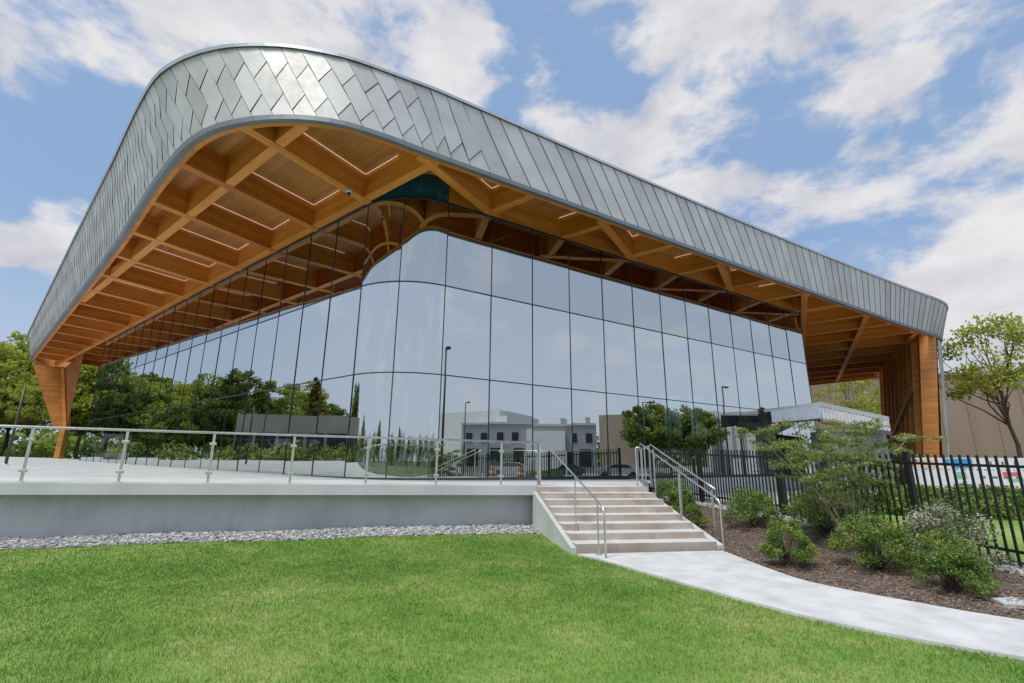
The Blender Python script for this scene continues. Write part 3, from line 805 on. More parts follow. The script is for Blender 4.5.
hr, H = handrail('handrail', 'steel handrail on the right side of the stairs, nearest the planting bed', brr, -.06, 1.08, 0.12)
for t in (1.06, .42):
    p = brr(t, .12); m = MB(); z0 = stairz(t - .05); m.box((p.x, p.y, (z0 + stairz(t) + H) / 2 + .0), (.02, .045, stairz(t) + H - z0 + .03)); m.build('post', M['steel'], hr)
    m = MB(); m.box((p.x, p.y, z0 + .01), (.10, .10, .014)); m.build('base_plate', M['steel'], hr)
m = MB(); p = brr(1.08, .12); q_ = Vector((p.x - .10, p.y + .02)); z = stairz(1)
m.tube([(p.x, p.y, z + H + .06), (q_.x, q_.y, z + H + .06), (q_.x - .02, q_.y, z + H + .03), (q_.x - .02, q_.y, z)], .02, 8); m.build('end_loop', M['steel'], hr)
h2 = empty('handrail', (4.0, 12, .5)); tag(h2, 'shorter steel handrail just outside the right side of the stairs, above the shrubs', 'handrail', 'steel handrails beside the stairs')
m = MB(); pts = []
for k in range(9):
    t = 1.05 - 1.0 * k / 8; p = brr(t, .42); pts.append((p.x, p.y + .25, .05 + (zt - .05) * t + H + .10))
m.tube(pts, .02, 8); m.build('rail_tube', M['steel'], h2)
for t in (1.0, .55, .1):
    p = brr(t, .42); m = MB(); m.box((p.x, p.y + .25, (stairz(t) + H) / 2), (.026, .045, stairz(t) + H + .06)); m.build('post', M['steel'], h2)
# glazed side guard on the terrace past the stair head
g = empty('glass_guard', (3.6, 15, 1.05)); tag(g, 'short clear glass guard between the stair head and the glass facade', 'railing')
ga, gb = Vector((3.72, 13.25)), Vector((4.7, 18.3))
for k in range(4):
    p = ga.lerp(gb, k / 3); m = MB(); m.box((p.x, p.y, 1.55), (.03, .05, 1.05)); m.build('post', M['steel'], g)
m = MB(); m.poly([(ga.x, ga.y, 1.1), (gb.x, gb.y, 1.1), (gb.x, gb.y, 2.0), (ga.x, ga.y, 2.0)]); m.build('glass_panel', M['rail_glass'], g)
m = MB(); m.tube([(ga.x, ga.y, 2.08), (gb.x, gb.y, 2.08)], .02, 8); m.build('top_rail', M['steel'], g)

# ------------------------------------------------------------------ picket fence
fe = empty('picket_fence', (*fencept(3), .3)); tag(fe, 'tall black metal picket fence standing behind the shrub bed', 'fence')
posts = [-5.2, -2.0, 1.15, 4.35, 7.75, 11.1]
def ftop(u): return float(np.interp(u, [-6, 0, 4.4, 11.8], [1.66, 1.80, 1.95, 2.20]))
def fbot(u): return fence_base(fencept(u)[1]) + .07
for u in posts:
    x, y = fencept(u); m = MB(); zb = fbot(u) - .35; m.box((x, y, (zb + ftop(u) + .02) / 2), (.085, .085, ftop(u) + .02 - zb), rz=rad(11)); m.build('post', M['black'], fe)
    m = MB(); m.box((x, y, ftop(u) + .03), (.08, .08, .02), rz=rad(11)); m.build('post_cap', M['black'], fe)
for u0, u1 in zip(posts, posts[1:]):
    m = MB(); n = int(round((u1 - u0) / .128))
    for i in range(1, n):
        u = u0 + (u1 - u0) * i / n; x, y = fencept(u); m.box((x, y, (fbot(u) + ftop(u)) / 2), (.028, .028, ftop(u) - fbot(u)), rz=rad(11))
    for dz in (('t', -.16), ('b', .16)):
        a = fencept(u0); b = fencept(u1); za = ftop(u0) + dz[1] if dz[0] == 't' else fbot(u0) + dz[1]; zb = ftop(u1) + dz[1] if dz[0] == 't' else fbot(u1) + dz[1]
        m.bar((a[0], a[1], za), (b[0], b[1], zb), .042, .042)
    m.build('picket_panel', M['black'], fe)

# ------------------------------------------------------------------ stones, bark, grass
def stone_bases(n=14):
    out = []
    bm = bmesh.new(); bmesh.ops.create_icosphere(bm, subdivisions=1, radius=1)
    V = np.array([v.co[:] for v in bm.verts]); Fc = np.array([[v.index for v in f.verts] for f in bm.faces]); bm.free()
    for i in range(n):
        s = rng.uniform(.7, 1.25, 3) * np.array([1.1, .9, .6]); out.append(V * s * rng.uniform(.86, 1.12, (len(V), 1)))
    return out, Fc
SB, SF = stone_bases()
def scatter_stones(name, P, size, mat, label, cat):
    n = len(P); allv = []
    for i in range(n):
        b = SB[rng.integers(len(SB))] * size[i]; a = rng.uniform(0, 6.28); c, s = math.cos(a), math.sin(a)
        R = np.array([[c, -s, 0], [s, c, 0], [0, 0, 1]]); allv.append((b @ R.T + P[i])[SF].reshape(-1, 3))
    V = np.concatenate(allv); tone = np.repeat(rng.uniform(0, 1, n), len(SF))
    o = np_mesh(name, V, 3, mat, tone); tag(o, label, cat, kind='stuff'); return o
P = []; S = []
GW = 1.02
for i in range(13000):
    s = rng.uniform(-.1, 20); d = rng.uniform(-.2, GW + .05 * math.sin(s * 5))
    x, y = railpt(s, d); z = max(lawnz(x, y), .03) + rng.uniform(-.005, .035); P.append((x, y, z)); S.append(rng.uniform(.018, .044))
scatter_stones('gravel', P, S, M['stone'], 'strip of pale grey river stones along the foot of the retaining wall', 'gravel')
m = MB(); a, b, c, d = railpt(42, -.2), railpt(0, -.2), railpt(0, .66), railpt(42, .66)
nseg = 60
for i in range(nseg):
    s0, s1 = 42 * i / nseg, 42 * (i + 1) / nseg
    q = [railpt(s1, -.2), railpt(s1, 1.02), railpt(s0, 1.02), railpt(s0, -.2)]
    m.poly([(x, y, lawnz(x, y) + .008) for x, y in q])
tag(m.build('gravel_base', M['concrete']), kind='structure')
P = []; S = []
for i in range(2600):
    u = rng.uniform(-5, 11); d = rng.uniform(-.28, .25); x, y = fencept(u, d); P.append((x, y, bedz(x, y) + rng.uniform(.01, .04))); S.append(rng.uniform(.025, .055))
scatter_stones('gravel', P, S, M['stone'], 'band of white stones running under the black picket fence', 'gravel')
# bark chips
n = 26000; ys_ = rng.uniform(3.6, 15.5, n); V = []
tone = []
for y in ys_:
    xl = interp_r(y) + .02; xf = F0.x + FD.x / FD.y * (y - F0.y) - .2
    if xf < xl: continue
    x = rng.uniform(xl, xf); z = bedz(x, y) + rng.uniform(.015, .04); a = rng.uniform(0, 6.28); L, w_ = rng.uniform(.007, .024), rng.uniform(.003, .008)
    tx = np.array([math.cos(a), math.sin(a), rng.uniform(-.4, .4)]) * L; ty = np.array([-math.sin(a), math.cos(a), rng.uniform(-.6, .6)]) * w_
    c = np.array([x, y, z]); V.append([c - tx - ty, c + tx - ty, c + tx + ty, c - tx + ty]); tone.append(rng.uniform(0, 1))
tag(np_mesh('bark_chips', np.array(V), 4, M['chip'], np.array(tone)), 'brown shredded bark chips covering the planting bed', 'mulch', kind='stuff')
# grass blades
n = 800000
x = rng.uniform(-12.5, 9, n); y = rng.uniform(2.9, 12.6, n)
px = np.interp(y, [p[1] for p in PATH_L[::-1]], [p[0] for p in PATH_L[::-1]]); px = np.where(y > 9.28, 1.24 - .17 * (y - 9.28) - .12, px)
wd = (x - RL.x) * RN.x + (y - RL.y) * RN.y
edge = rng.normal(0, .03, n)
dist = np.hypot(x, y)
keep = (x < px - .005 + edge * .5) & (wd > 1.0 + edge) & (np.abs(x) < y * 1.18 + .8) & (rng.uniform(0, 1, n) < np.clip(6.5 / dist, .35, 1) ** 1.0)
x, y = x[keep], y[keep]; n = len(x); dist = dist[keep]
z = np.array([lawnz(a, b) for a, b in zip(x, y)])
cl = np.sin(x * 5.1 + np.sin(y * 3.3) * 2) * np.sin(y * 4.3 + np.sin(x * 2.9) * 2)
h = rng.uniform(.014, .036, n) * (1 + .18 * cl); wdt = rng.uniform(.0016, .0032, n) * np.clip(dist / 5, 1, 2)
a = rng.uniform(0, 2 * np.pi, n); b = rng.uniform(0, 2 * np.pi, n); ln = rng.uniform(.1, .8, n) * h
dx, dy = np.cos(a) * wdt, np.sin(a) * wdt
V = np.stack([np.stack([x - dx, y - dy, z - .004], 1), np.stack([x + dx, y + dy, z - .004], 1), np.stack([x + np.cos(b) * ln, y + np.sin(b) * ln, z + h], 1)], 1)
tag(np_mesh('grass', V, 3, M['blade'], rng.uniform(0, 1, n)), 'short mown green grass of the front lawn', 'grass', kind='stuff')

# ------------------------------------------------------------------ vegetation
def leaves(cent, rads, n_per, size, tone_bias=None, flat=.0, aspect=.6):
    V = []; T = []
    for c, r, k in zip(cent, rads, n_per):
        d = rng.normal(0, 1, (k, 3)); d /= np.linalg.norm(d, axis=1)[:, None]
        rr = rng.uniform(0, 1, k) ** .5
        p = np.array(c) + d * rr[:, None] * np.array(r)
        nrm = rng.normal(0, 1, (k, 3)) + np.array([0, 0, flat]); nrm /= np.linalg.norm(nrm, axis=1)[:, None]
        t = np.cross(nrm, rng.normal(0, 1, (k, 3))); t /= np.linalg.norm(t, axis=1)[:, None]; b = np.cross(nrm, t)
        s = size * rng.uniform(.6, 1.3, k)[:, None]
        V.append(np.stack([p - t * s, p + b * s * aspect, p + t * s, p - b * s * aspect], 1))
        base = rng.uniform(.15, .75)
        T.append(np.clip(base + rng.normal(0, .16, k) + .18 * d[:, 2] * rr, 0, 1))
    return np.concatenate(V), np.concatenate(T)

def make_tree(name, loc, h, cw, trunk_h, leafm, nclump=90, nleaf=70, leaf=.16, seed=0, shape='round', tr=.18, barkm='bark'):
    global rng
    rng = np.random.default_rng(seed + 100); rd = random.Random(seed)
    root = empty(name, loc)
    m = MB(); m.local = True
    cz = (h + trunk_h) / 2; rh = (h - trunk_h) / 2
    cents = []; rads = []; npz = []
    for i in range(nclump):
        d = rng.normal(0, 1, 3); d /= np.linalg.norm(d); r = rng.uniform(.35, 1) ** .6
        if shape == 'cone':
            t = rng.uniform(0, 1); zz = trunk_h * .3 + (h - trunk_h * .3) * t; R = cw * (1 - t) ** .8 * rng.uniform(.3, 1); a = rng.uniform(0, 6.28)
            c = (R * math.cos(a), R * math.sin(a), zz); cr_ = cw * .28 * (1.1 - t)
        else:
            lob = 1 + .22 * math.sin(3 * math.atan2(d[1], d[0]) + seed) + .15 * math.sin(5 * d[2] + seed)
            c = (d[0] * r * cw * lob, d[1] * r * cw * lob, cz + d[2] * r * rh * (1 if d[2] > 0 else .8)); cr_ = cw * rng.uniform(.14, .26)
        cents.append(c); rads.append((cr_, cr_, cr_ * .7)); npz.append(int(nleaf * rng.uniform(.6, 1.4)))
    # trunk with limbs reaching to some clumps
    def limb(p0, p1, r0, r1, k=5, wob=.12):
        p0, p1 = Vector(p0), Vector(p1); L = (p1 - p0).length; pts = []; rs = []
        for i in range(k + 1):
            t = i / k; p = p0.lerp(p1, t) + Vector((rd.uniform(-1, 1), rd.uniform(-1, 1), rd.uniform(-.3, .3))) * wob * L * .3 * math.sin(t * math.pi)
            pts.append(p); rs.append(r0 + (r1 - r0) * t)
        m.tube(pts, rs, 7, cap=False); return pts
    tp = limb((0, 0, -.1), (rd.uniform(-.2, .2), rd.uniform(-.2, .2), trunk_h + rh * (.5 if shape != 'cone' else 1.6)), tr, tr * .35)
    sel = rd.sample(range(nclump), min(nclump, 26 if shape != 'cone' else 6))
    for i in sel:
        t0 = tp[rd.choice([3, 4, 5]) if trunk_h > .6 else rd.choice([1, 2, 3])]
        q = limb(t0, cents[i], tr * .38, tr * .07, 4, .2)
        for _ in range(2):
            j = rd.randrange(nclump); c = Vector(cents[j])
            if (c - q[2]).length < cw * .8: limb(q[2], c, tr * .16, tr * .04, 3, .2)
    m.build('trunk', M[barkm], root)
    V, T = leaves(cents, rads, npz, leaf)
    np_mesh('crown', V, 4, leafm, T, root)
    return root

def tree_copy(src, loc, rz, sc, label, group):
    c = copy_tree(src, loc, rz); c.scale = (sc, sc, sc * random.uniform(.92, 1.1)); tag(c, label, 'tree', group); return c

tY = make_tree('deciduous_tree', (36.3, 35.0, .3), 12.7, 4.1, 5.2, M['leaf_yellow'], 80, 60, .14, 1, tr=.17)
tag(tY, 'slender tree with airy yellow green leaves in front of the tan wall', 'tree')
tL = make_tree('deciduous_tree', (-66, 64, 1.2), 17, 7.0, 3.0, M['leaf_yellow'], 170, 95, .28, 2, tr=.3)
tag(tL, 'tall yellow green tree at the far left beyond the timber leg', 'tree', 'trees around the grounds')
tG = make_tree('deciduous_tree', (-70.5, 39.5, 0), 11.5, 5.5, 3.0, M['leaf_green'], 130, 85, .28, 3, tr=.3)
tag(tG, 'broad green tree mirrored in the left glass, fifth in its row from the timber leg', 'tree', 'trees around the grounds')
tD = make_tree('deciduous_tree', (-64, 35, 0), 14, 4.6, 2.5, M['leaf_dark'], 130, 90, .26, 4, tr=.3)
tag(tD, 'dark rounded tree rising tallest in the left glass reflection', 'tree', 'trees around the grounds')
tC = make_tree('conifer_tree', (-53, 24, 0), 11.5, 3.4, 1.0, M['leaf_autumn'], 150, 75, .24, 5, 'cone', tr=.2)
tag(tC, 'tall narrow olive conifer mirrored beside the curved glass corner', 'tree', 'narrow conifers')
GT_ = 'trees around the grounds'
spots = [(tL, (-76, 72, 1), .5, .95, 'pale yellow tree farthest left behind the terrace'), (tG, (-60, 70, 1), 1, 1.0, 'mid green tree directly behind the timber leg'),
         (tY, (-57, 58, 1), 2, .75, 'small bright yellow green tree just left of the timber leg'),
         (tG, (-66, 52, 0), 2, 1.2, 'first green tree of the mirrored row beside the timber leg'), (tG, (-70, 49, 0), 1, 1.15, 'dark tree second in the mirrored row from the timber leg'),
         (tL, (-67, 46.5, 0), 4, .78, 'green tree third in the mirrored row from the timber leg'), (tL, (-74, 43.5, 0), 3, .85, 'yellowish tree fourth in the mirrored row from the timber leg'),
         (tD, (-76, 38, 0), 5, .8, 'dark tree sixth in the mirrored row from the timber leg'), (tG, (-62, 42, 0), .3, .7, 'low green tree standing forward of the mirrored row'),
         (tG, (-66, 29, 0), 2.5, .85, 'green tree mirrored just right of the tallest dark one'), (tD, (-71, 24.5, 0), .9, .75, 'dark tree mirrored above the low grey building'),
         (tL, (-80, 30, 0), 1.9, .8, 'yellow tinged tree mirrored behind the low grey building'),
         (tG, (50, 13, 0), 2, .78, 'leafy tree mirrored in the right glass between the tan and the white buildings'), (tG, (51, 17.5, 0), 3, .72, 'second leafy tree mirrored beside the white building'),
         (tY, (44, 62, .4), 2.2, 1.0, 'yellow green tree seen under the far right end of the roof'), (tL, (38, 78, .4), 2.2, .9, 'tree farther back seen under the far right end of the roof'),
         (tY, (47.5, 38.5, .4), 4.2, .95, 'second slender yellow green tree cut by the right edge of the picture')]
spots += [(tG, (-55, 9, 0), 4, 1.0, 'green tree mirrored at the left edge of the curved corner glass'), (tL, (-50, -8, 0), 2, .45, 'yellowish tree mirrored just inside the curved corner glass'), (tG, (-24, -44, 0), 1, .42, 'green tree mirrored left of middle in the curved corner glass'), (tD, (-8, -48, 0), 2, .46, 'dark tree mirrored near the middle of the curved corner glass'),
          (tG, (8, -46, 0), 3, .45, 'green tree mirrored right of middle in the curved corner glass'), (tL, (-36, -30, 0), 4, .45, 'yellowish tree mirrored low in the curved corner glass'),
          (tG, (26, -40, 0), 5, .46, 'green tree mirrored left of the bright white box building')]
spots += [(tL, (-58, 66, 1), 2.5, .9, 'yellow green tree left of the timber leg, partly behind the small bright one'), (tY, (-50, 62, 1), 3.5, .8, 'light yellow green tree seen directly past the timber leg foot')]
for s, l, rz, sc, lab in spots: tree_copy(s, l, rz, sc, lab, GT_)
c = copy_tree(tC, (-56, 17, 0), 1.3); c.scale = (.8, .8, .8); tag(c, 'second conifer, shorter, mirrored beside the curved glass corner', 'tree', 'narrow conifers')
# far wood that closes the horizon (reads as one mass)
rngf = np.random.default_rng(5); rng = rngf
cents = []; rads = []; npz = []
for i in range(560):
    az = rngf.uniform(-math.pi, math.pi); R = rngf.uniform(125, 150); hz = rngf.uniform(1, 7.5)
    cents.append((R * math.sin(az), R * math.cos(az), hz)); r = rngf.uniform(3.5, 6.5); rads.append((r, r, r * .75)); npz.append(90)
V, T = leaves(cents, rads, npz, .75)
tag(np_mesh('far_wood', V, 4, M['leaf_green'], T), 'distant belt of green woodland closing the horizon', 'woodland', kind='stuff')
# undergrowth along the mirrored row on the left
rng = np.random.default_rng(9)
cents = []; rads = []; npz = []
for i in range(70):
    t = rng.uniform(0, 1); r = rng.uniform(.8, 1.7); cents.append((-42.5 + 2 * t + rng.uniform(-1.5, 1.5), 34 - 36 * t, r * rng.uniform(.6, 1.5))); rads.append((r, r, r * .9)); npz.append(150)
for i in range(150):
    t = rng.uniform(0, 1); x = -58 - 14 * rng.uniform(0, 1) + 6 * t; y = 70 - 82 * t; r = rng.uniform(1.0, 2.0); cents.append((x, y, r * .8)); rads.append((r * 1.3, r * 1.3, r)); npz.append(110)
V, T = leaves(cents, rads, npz, .22)
tag(np_mesh('undergrowth', V, 4, M['leaf_green'], T), 'low green undergrowth beneath the trees on the left', 'undergrowth', kind='stuff')

def make_shrub(name, loc, w, h, leafm, n=34, nl=80, leaf=.028, seed=0, stems=9, barkm='bark', open_=False):
    global rng
    rng = np.random.default_rng(seed + 500); rd = random.Random(seed)
    root = empty(name, loc); m = MB(); m.local = True
    cents = []; rads = []; npz = []
    for i in range(n):
        a = rng.uniform(0, 6.28); r = rng.uniform(0, 1) ** .5; z = rng.uniform(.18, 1)
        R = w / 2 * r * (1 - .45 * max(0, z - .55) / .45); c = (R * math.cos(a), R * math.sin(a), h * z * (1 - .25 * r * r)); cents.append(c)
        q = w * rng.uniform(.09, .17); rads.append((q, q, q * .85)); npz.append(int(nl * rng.uniform(.6, 1.4)))
    for i in range(n if not open_ else n):
        c = Vector(cents[i]); b = Vector((rd.uniform(-.05, .05), rd.uniform(-.05, .05), -.02)); mid = b.lerp(c, .5) + Vector((rd.uniform(-.04, .04), rd.uniform(-.04, .04), h * .06))
        m.tube([b, mid, c], [.008, .005, .002], 5, cap=False)
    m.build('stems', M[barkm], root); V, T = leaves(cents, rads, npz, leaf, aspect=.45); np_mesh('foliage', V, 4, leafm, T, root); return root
GS = 'shrubs in the planting bed'
s1 = make_shrub('shrub', (4.50, 8.35, .06), .78, .72, M['leaf_shrub'], 50, 153, .0185, 1); tag(s1, 'small dense green shrub with reddish tips beside the path, nearest the stairs', 'shrub', GS)
s2 = make_shrub('shrub', (5.62, 7.95, .12), 1.12, .80, M['leaf_shrub'], 65, 161, .0185, 2); tag(s2, 'wide green shrub growing in front of the multi stemmed small tree', 'shrub', GS)
s3 = make_shrub('shrub', (5.72, 6.80, .08), .86, .70, M['leaf_shrub'], 52, 161, .0185, 3); tag(s3, 'round leafy green shrub closest to the right edge of the path', 'shrub', GS)
s4 = make_shrub('shrub', (6.5, 7.6, .15), 1.3, .98, M['leaf_white'], 75, 102, .0185, 4); tag(s4, 'shrub with masses of faded cream flower heads against the fence', 'shrub', GS)
s5 = make_shrub('shrub', (5.55, 11.6, .26), 1.2, .85, M['leaf_shrub'], 62, 127, .022, 5); tag(s5, 'green shrub with reddish leaves behind the lower end of the right handrail', 'shrub', GS)
for l, rz, sc, lab in (((6.3, 10.3, .33), 1, (1.1, 1.1, .9), 'low shrub at the fence left of the small tree trunk'), ((4.55, 13.6, .25), 2, (1.0, 1.0, .95), 'shrub beside the upper steps under the outer handrail'),
                       ((4.9, 15.2, .35), 3.2, (1.0, 1.0, 1.0), 'shrub near the stair head close to the fence'), ((4.45, 12.2, .15), 4.2, (.7, .7, .8), 'small shrub hugging the right flank of the stairs')):
    c = copy_tree(s5 if 'near' in lab or 'low' in lab else s1, l, rz); c.scale = sc; tag(c, lab, 'shrub', GS)
    if 'upper' in lab: c.scale = (1.3, 1.3, 1.1)
# small multi-stemmed tree with faded blooms
rng = np.random.default_rng(77); rd = random.Random(5)
mt = empty('small_tree', (6.2, 9.25, .2)); tag(mt, 'small multi stemmed tree with sparse green leaves and faded blooms in front of the fence', 'tree')
m = MB(); m.local = True; cents = []; rads = []; npz = []
for i in range(11):
    a = i * .57 + rd.uniform(-.3, .3); reach = rd.uniform(.5, 1.75); hh = rd.uniform(1.75, 2.5) - .28 * reach
    p = Vector((math.cos(a) * .08, math.sin(a) * .08, -.05)); e = Vector((math.cos(a) * reach * 1.12 - .25, math.sin(a) * reach * .75, hh)); pts = []; rs = []
    for k in range(7):
        t = k / 6; q = p.lerp(e, t ** 1.15); q.z = p.z + (e.z - p.z) * (t ** .8); q += Vector((rd.uniform(-.03, .03), rd.uniform(-.03, .03), 0)); pts.append(q); rs.append(.017 * (1 - t) + .004)
    m.tube(pts, rs, 7, cap=False)
    for k in range(2, 7):
        for _ in range(4):
            q = pts[k]; d = Vector((rd.uniform(-1, 1), rd.uniform(-1, 1), rd.uniform(-.15, .45))); L = rd.uniform(.2, .5) * (.6 + .1 * k)
            e2 = q + d * L; m.tube([q, q.lerp(e2, .5) + Vector((0, 0, .03)), e2], [.005, .004, .002], 4, cap=False)
            for t in (.5, .8, 1):
                c = q.lerp(e2, t); cents.append(tuple(c)); r = rd.uniform(.06, .13); rads.append((r * 1.3, r * 1.3, r * .6)); npz.append(rd.randint(26, 46) if k > 2 else 7)
m.build('stems', M['bark_pale'], mt); V, T = leaves(cents, rads, npz, .025, aspect=.45, flat=.6); np_mesh('crown', V, 4, M['leaf_myrtle'], T, mt)
# hedge beyond the fence
rng = np.random.default_rng(33); cents = []; rads = []; npz = []
for i in range(420):
    t = rng.uniform(0, 1); x = 8.6 + 6.6 * t + rng.uniform(-.7, .35); y = 14.2 - 1.9 * t + rng.uniform(-1.3, .35); z = .3 + rng.uniform(.02, .70) * (1 - .3 * (y < 13.2 - 1.9 * t))
    cents.append((x, y, z)); rads.append((.30, .30, .22)); npz.append(150)
V, T = leaves(cents, rads, npz, .045, aspect=.5)
hd = empty('hedge', (16, 15, .3)); tag(hd, 'loose green hedge growing on the far side of the black fence', 'hedge')
o = np_mesh('foliage', V, 4, M['leaf_shrub'], T, hd); o.location = (-16, -15, -.3)

# ------------------------------------------------------------------ other structures
def block(name, label, cat, foot, z0, z1, mat, details=None, loc=None):
    r = empty(name, (foot[0][0], foot[0][1], z0)); tag(r, label, cat)
    m = MB(); m.prism(foot, z0, z1); m.build('wall', mat, r)
    return r
def rect(a, b, depth, side=1):
    a, b = Vector(a), Vector(b); d = (b - a).normalized(); n = Vector((-d.y, d.x)) * depth * side
    q = [tuple(a), tuple(b), tuple(b + n), tuple(a + n)]
    ar = sum(q[i][0] * q[(i + 1) % 4][1] - q[(i + 1) % 4][0] * q[i][1] for i in range(4))
    return q if ar > 0 else q[::-1]
tan = simple('tan_cladding', [(.22, .165, .12), (.27, .205, .15)], scale=.3, rough=.85, mapscale=(1, 1, .1))
bld = block('tan_building', 'long tan building with shallow panel joints behind the right end of the pavilion', 'building', rect((44, 79), (150, 70), 25, 1), 0, 15.8, tan)
m = MB()
for i in range(26):
    a = Vector((44, 79)).lerp(Vector((150, 70)), i / 26) + Vector((-.02, -.05)); m.box((a.x, a.y, 8), (.05, .06, 15.5))
m.build('panel_joints', plain('joint', (.19, .145, .105)), bld)
m = MB(); m.bar((44, 78.9, 16), (150, 69.9, 16), .5, .35); m.build('parapet', plain('parapet_tan', (.35, .30, .25)), bld)
# louvred canopy kiosk near the glass
kc = empty('entrance_kiosk', (19, 25.5, .4)); tag(kc, 'low entrance kiosk with a ribbed grey metal canopy roof beyond the fence', 'kiosk')
K = dict(rl=Vector((15.5, 24.3, 4.5)), rr=Vector((20.4, 26.2, 3.95)), fl=Vector((14.6, 23.0, 3.75)), fr=Vector((19.4, 24.9, 3.3)), bl=Vector((12.6, 24.1, 4.2)))
m = MB(); m.poly([K['fl'], K['fr'], K['rr'], K['rl']]); m.build('roof', plain('kiosk_roof', (.5, .51, .53), .5, 0), kc)
m = MB()
for i in range(21):
    t = i / 20; a = K['fl'].lerp(K['fr'], t); b = K['rl'].lerp(K['rr'], t); m.bar(a + Vector((0, 0, .04)), b + Vector((0, 0, .04)), .05, .07)
m.build('roof_rib', plain('rib_grey', (.42, .43, .45), .5, .2), kc)
m = MB(); m.bar(K['rl'] + Vector((0, 0, .1)), K['rr'] + Vector((0, 0, .1)), .12, .22); m.bar(K['bl'], K['rl'] + Vector((0, 0, .1)), .1, .15); m.build('ridge_cap', plain('ridge', (.5, .51, .53), .5), kc)
FA, FB_ = Vector((12.0, 22.3, 4.02)), Vector((14.75, 23.0, 4.38)); FC = K['rl']
m = MB(); m.poly([FA - Vector((0, 0, .55)), FB_ - Vector((0, 0, .62)), FB_, FA]); m.poly([FB_ - Vector((0, 0, .62)), FC - Vector((0, 0, .62)), FC, FB_]); m.build('side_fascia', plain('kiosk_pale_blue', (.42, .48, .54), .4), kc)
m = MB(); m.poly([FA + Vector((.02, .02, -.02)), FB_ + Vector((0, .02, -.02)), FC + Vector((0, 0, -.03)), Vector((12.9, 24.0, 4.0))]); m.build('roof', plain('kiosk_roof', (.5, .51, .53), .5, 0), kc)
m = MB(); m.bar(FA - Vector((0, 0, .6)), FB_ - Vector((0, 0, .67)), .06, .09); m.build('dark_trim', M['fin'], kc)
m = MB(); m.bar(K['fl'] - Vector((0, 0, .12)), K['fr'] - Vector((0, 0, .12)), .08, .2); m.build('gutter', plain('gutter', (.10, .10, .11), .4), kc)
m = MB(); m.prism(rect((15.6, 23.9), (19.6, 25.5), 1.0), .3, 3.2); m.build('wall', plain('kiosk_wall', (.30, .31, .31)), kc)
for p in (K['fl'], K['fr'], K['fl'].lerp(K['fr'], .5)):
    m = MB(); m.box((p.x, p.y + .12, 1.75), (.1, .1, 3.1)); m.build('canopy_post', M['fin'], kc)
# printed site banner behind the fence
bn = empty('site_banner', (25, 24, .4)); tag(bn, 'long white printed banner with blue, red and green panels behind the fence', 'banner')
pa, pb = Vector((21.6, 27.2)), Vector((33.0, 22.2)); bd = (pb - pa).normalized()
def bpt(s, z, off=0): p = pa + bd * s + Vector((bd.y, -bd.x)) * off; return (p.x, p.y, z)
Lb = (pb - pa).length
m = MB(); m.poly([bpt(0, .45), bpt(Lb, .45), bpt(Lb, 2.03), bpt(0, 2.03)]); m.build('sheet', plain('banner_white', (.68, .69, .70), .7), bn)
bcol = {'panel_blue': (.03, .30, .60), 'panel_red': (.62, .12, .12), 'panel_green': (.20, .50, .32), 'panel_cream': (.70, .52, .32), 'lettering': (.12, .14, .18)}
def brects(name, c, L):
    m = MB()
    for s0, s1, z0, z1 in L: m.poly([bpt(s0, z0, .01), bpt(s1, z0, .01), bpt(s1, z1, .01), bpt(s0, z1, .01)])
    m.build(name, plain(name, c, .7), bn)
brects('blue_panel', bcol['panel_blue'], [(1.75, 2.0, 1.62, 1.98), (2.03, 2.95, 1.50, 1.98)]); brects('red_panel', bcol['panel_red'], [(4.05, 4.65, 1.12, 1.32)])
brects('green_panel', bcol['panel_green'], [(2.2, 2.6, .95, 1.3)]); brects('green_panel', bcol['panel_green'], [(4.2, 4.9, .85, 1.0)]); brects('cream_panel', bcol['panel_cream'], [(.35, .75, 1.5, 1.85), (.85, 1.5, 1.5, 1.9)])
L_ = []
rr = random.Random(4)
for i in range(70):
    s = .4 + i * .165; L_.append((s, s + rr.uniform(.03, .10), 1.40, 1.40 + rr.uniform(.03, .06)))
for i in range(14):
    s = 3.15 + i * .48; L_.append((s, s + .09, 1.62, 1.85)); L_.append((s - .04, s + .2, 1.0, 1.1))
brects('lettering', bcol['lettering'], L_)
m = MB()
for i in range(7): p = bpt(Lb * i / 6, 1.1, -.04); m.box((p[0], p[1], 1.15), (.05, .05, 1.8))
m.build('banner_post', M['fin'], bn)

# mirrored neighbours on the right and behind
M['whitewall'] = plain('white_render', (.78, .78, .76)); M['greywall'] = plain('grey_render', (.40, .41, .42)); M['darkglass'] = plain('dark_glazing', (.03, .035, .04), .15)
def windows(r, a, b, n, z0, z1, w, off, mat=None):
    a, b = Vector(a), Vector(b); d = (b - a).normalized(); nn = Vector((d.y, -d.x))
    for i in range(n):
        c = a.lerp(b, (i + .5) / n) + nn * off; m = MB(); m.box((c.x, c.y, (z0 + z1) / 2), (w, .06, z1 - z0), rz=math.atan2(d.y, d.x)); m.build('window', mat or M['darkglass'], r)
g1 = block('grey_building', 'long low grey building mirrored in the right glass behind the stairs', 'building', rect((46, -13), (53, 5), 16, -1), 0, 7.0, M['greywall'])
windows(g1, (46, -13), (53, 5), 6, 1, 3.4, 1.6, -.05)
windows(g1, (46, -13), (53, 5), 9, 4.3, 5.6, .9, -.05)
for x_, y_, w_ in ((50, -8, 2.2), (53, -1, 1.6), (54, 3, 1.2)):
    m = MB(); m.box((x_, y_, 7.5), (w_, w_, 1.0), rz=.3); m.build('roof_unit', M['whitewall'], g1)
m = MB(); m.bar((45.9, -13, 6.9), (52.9, 5, 6.9), .15, .3); m.build('parapet', plain('parapet_light', (.6, .6, .6)), g1)
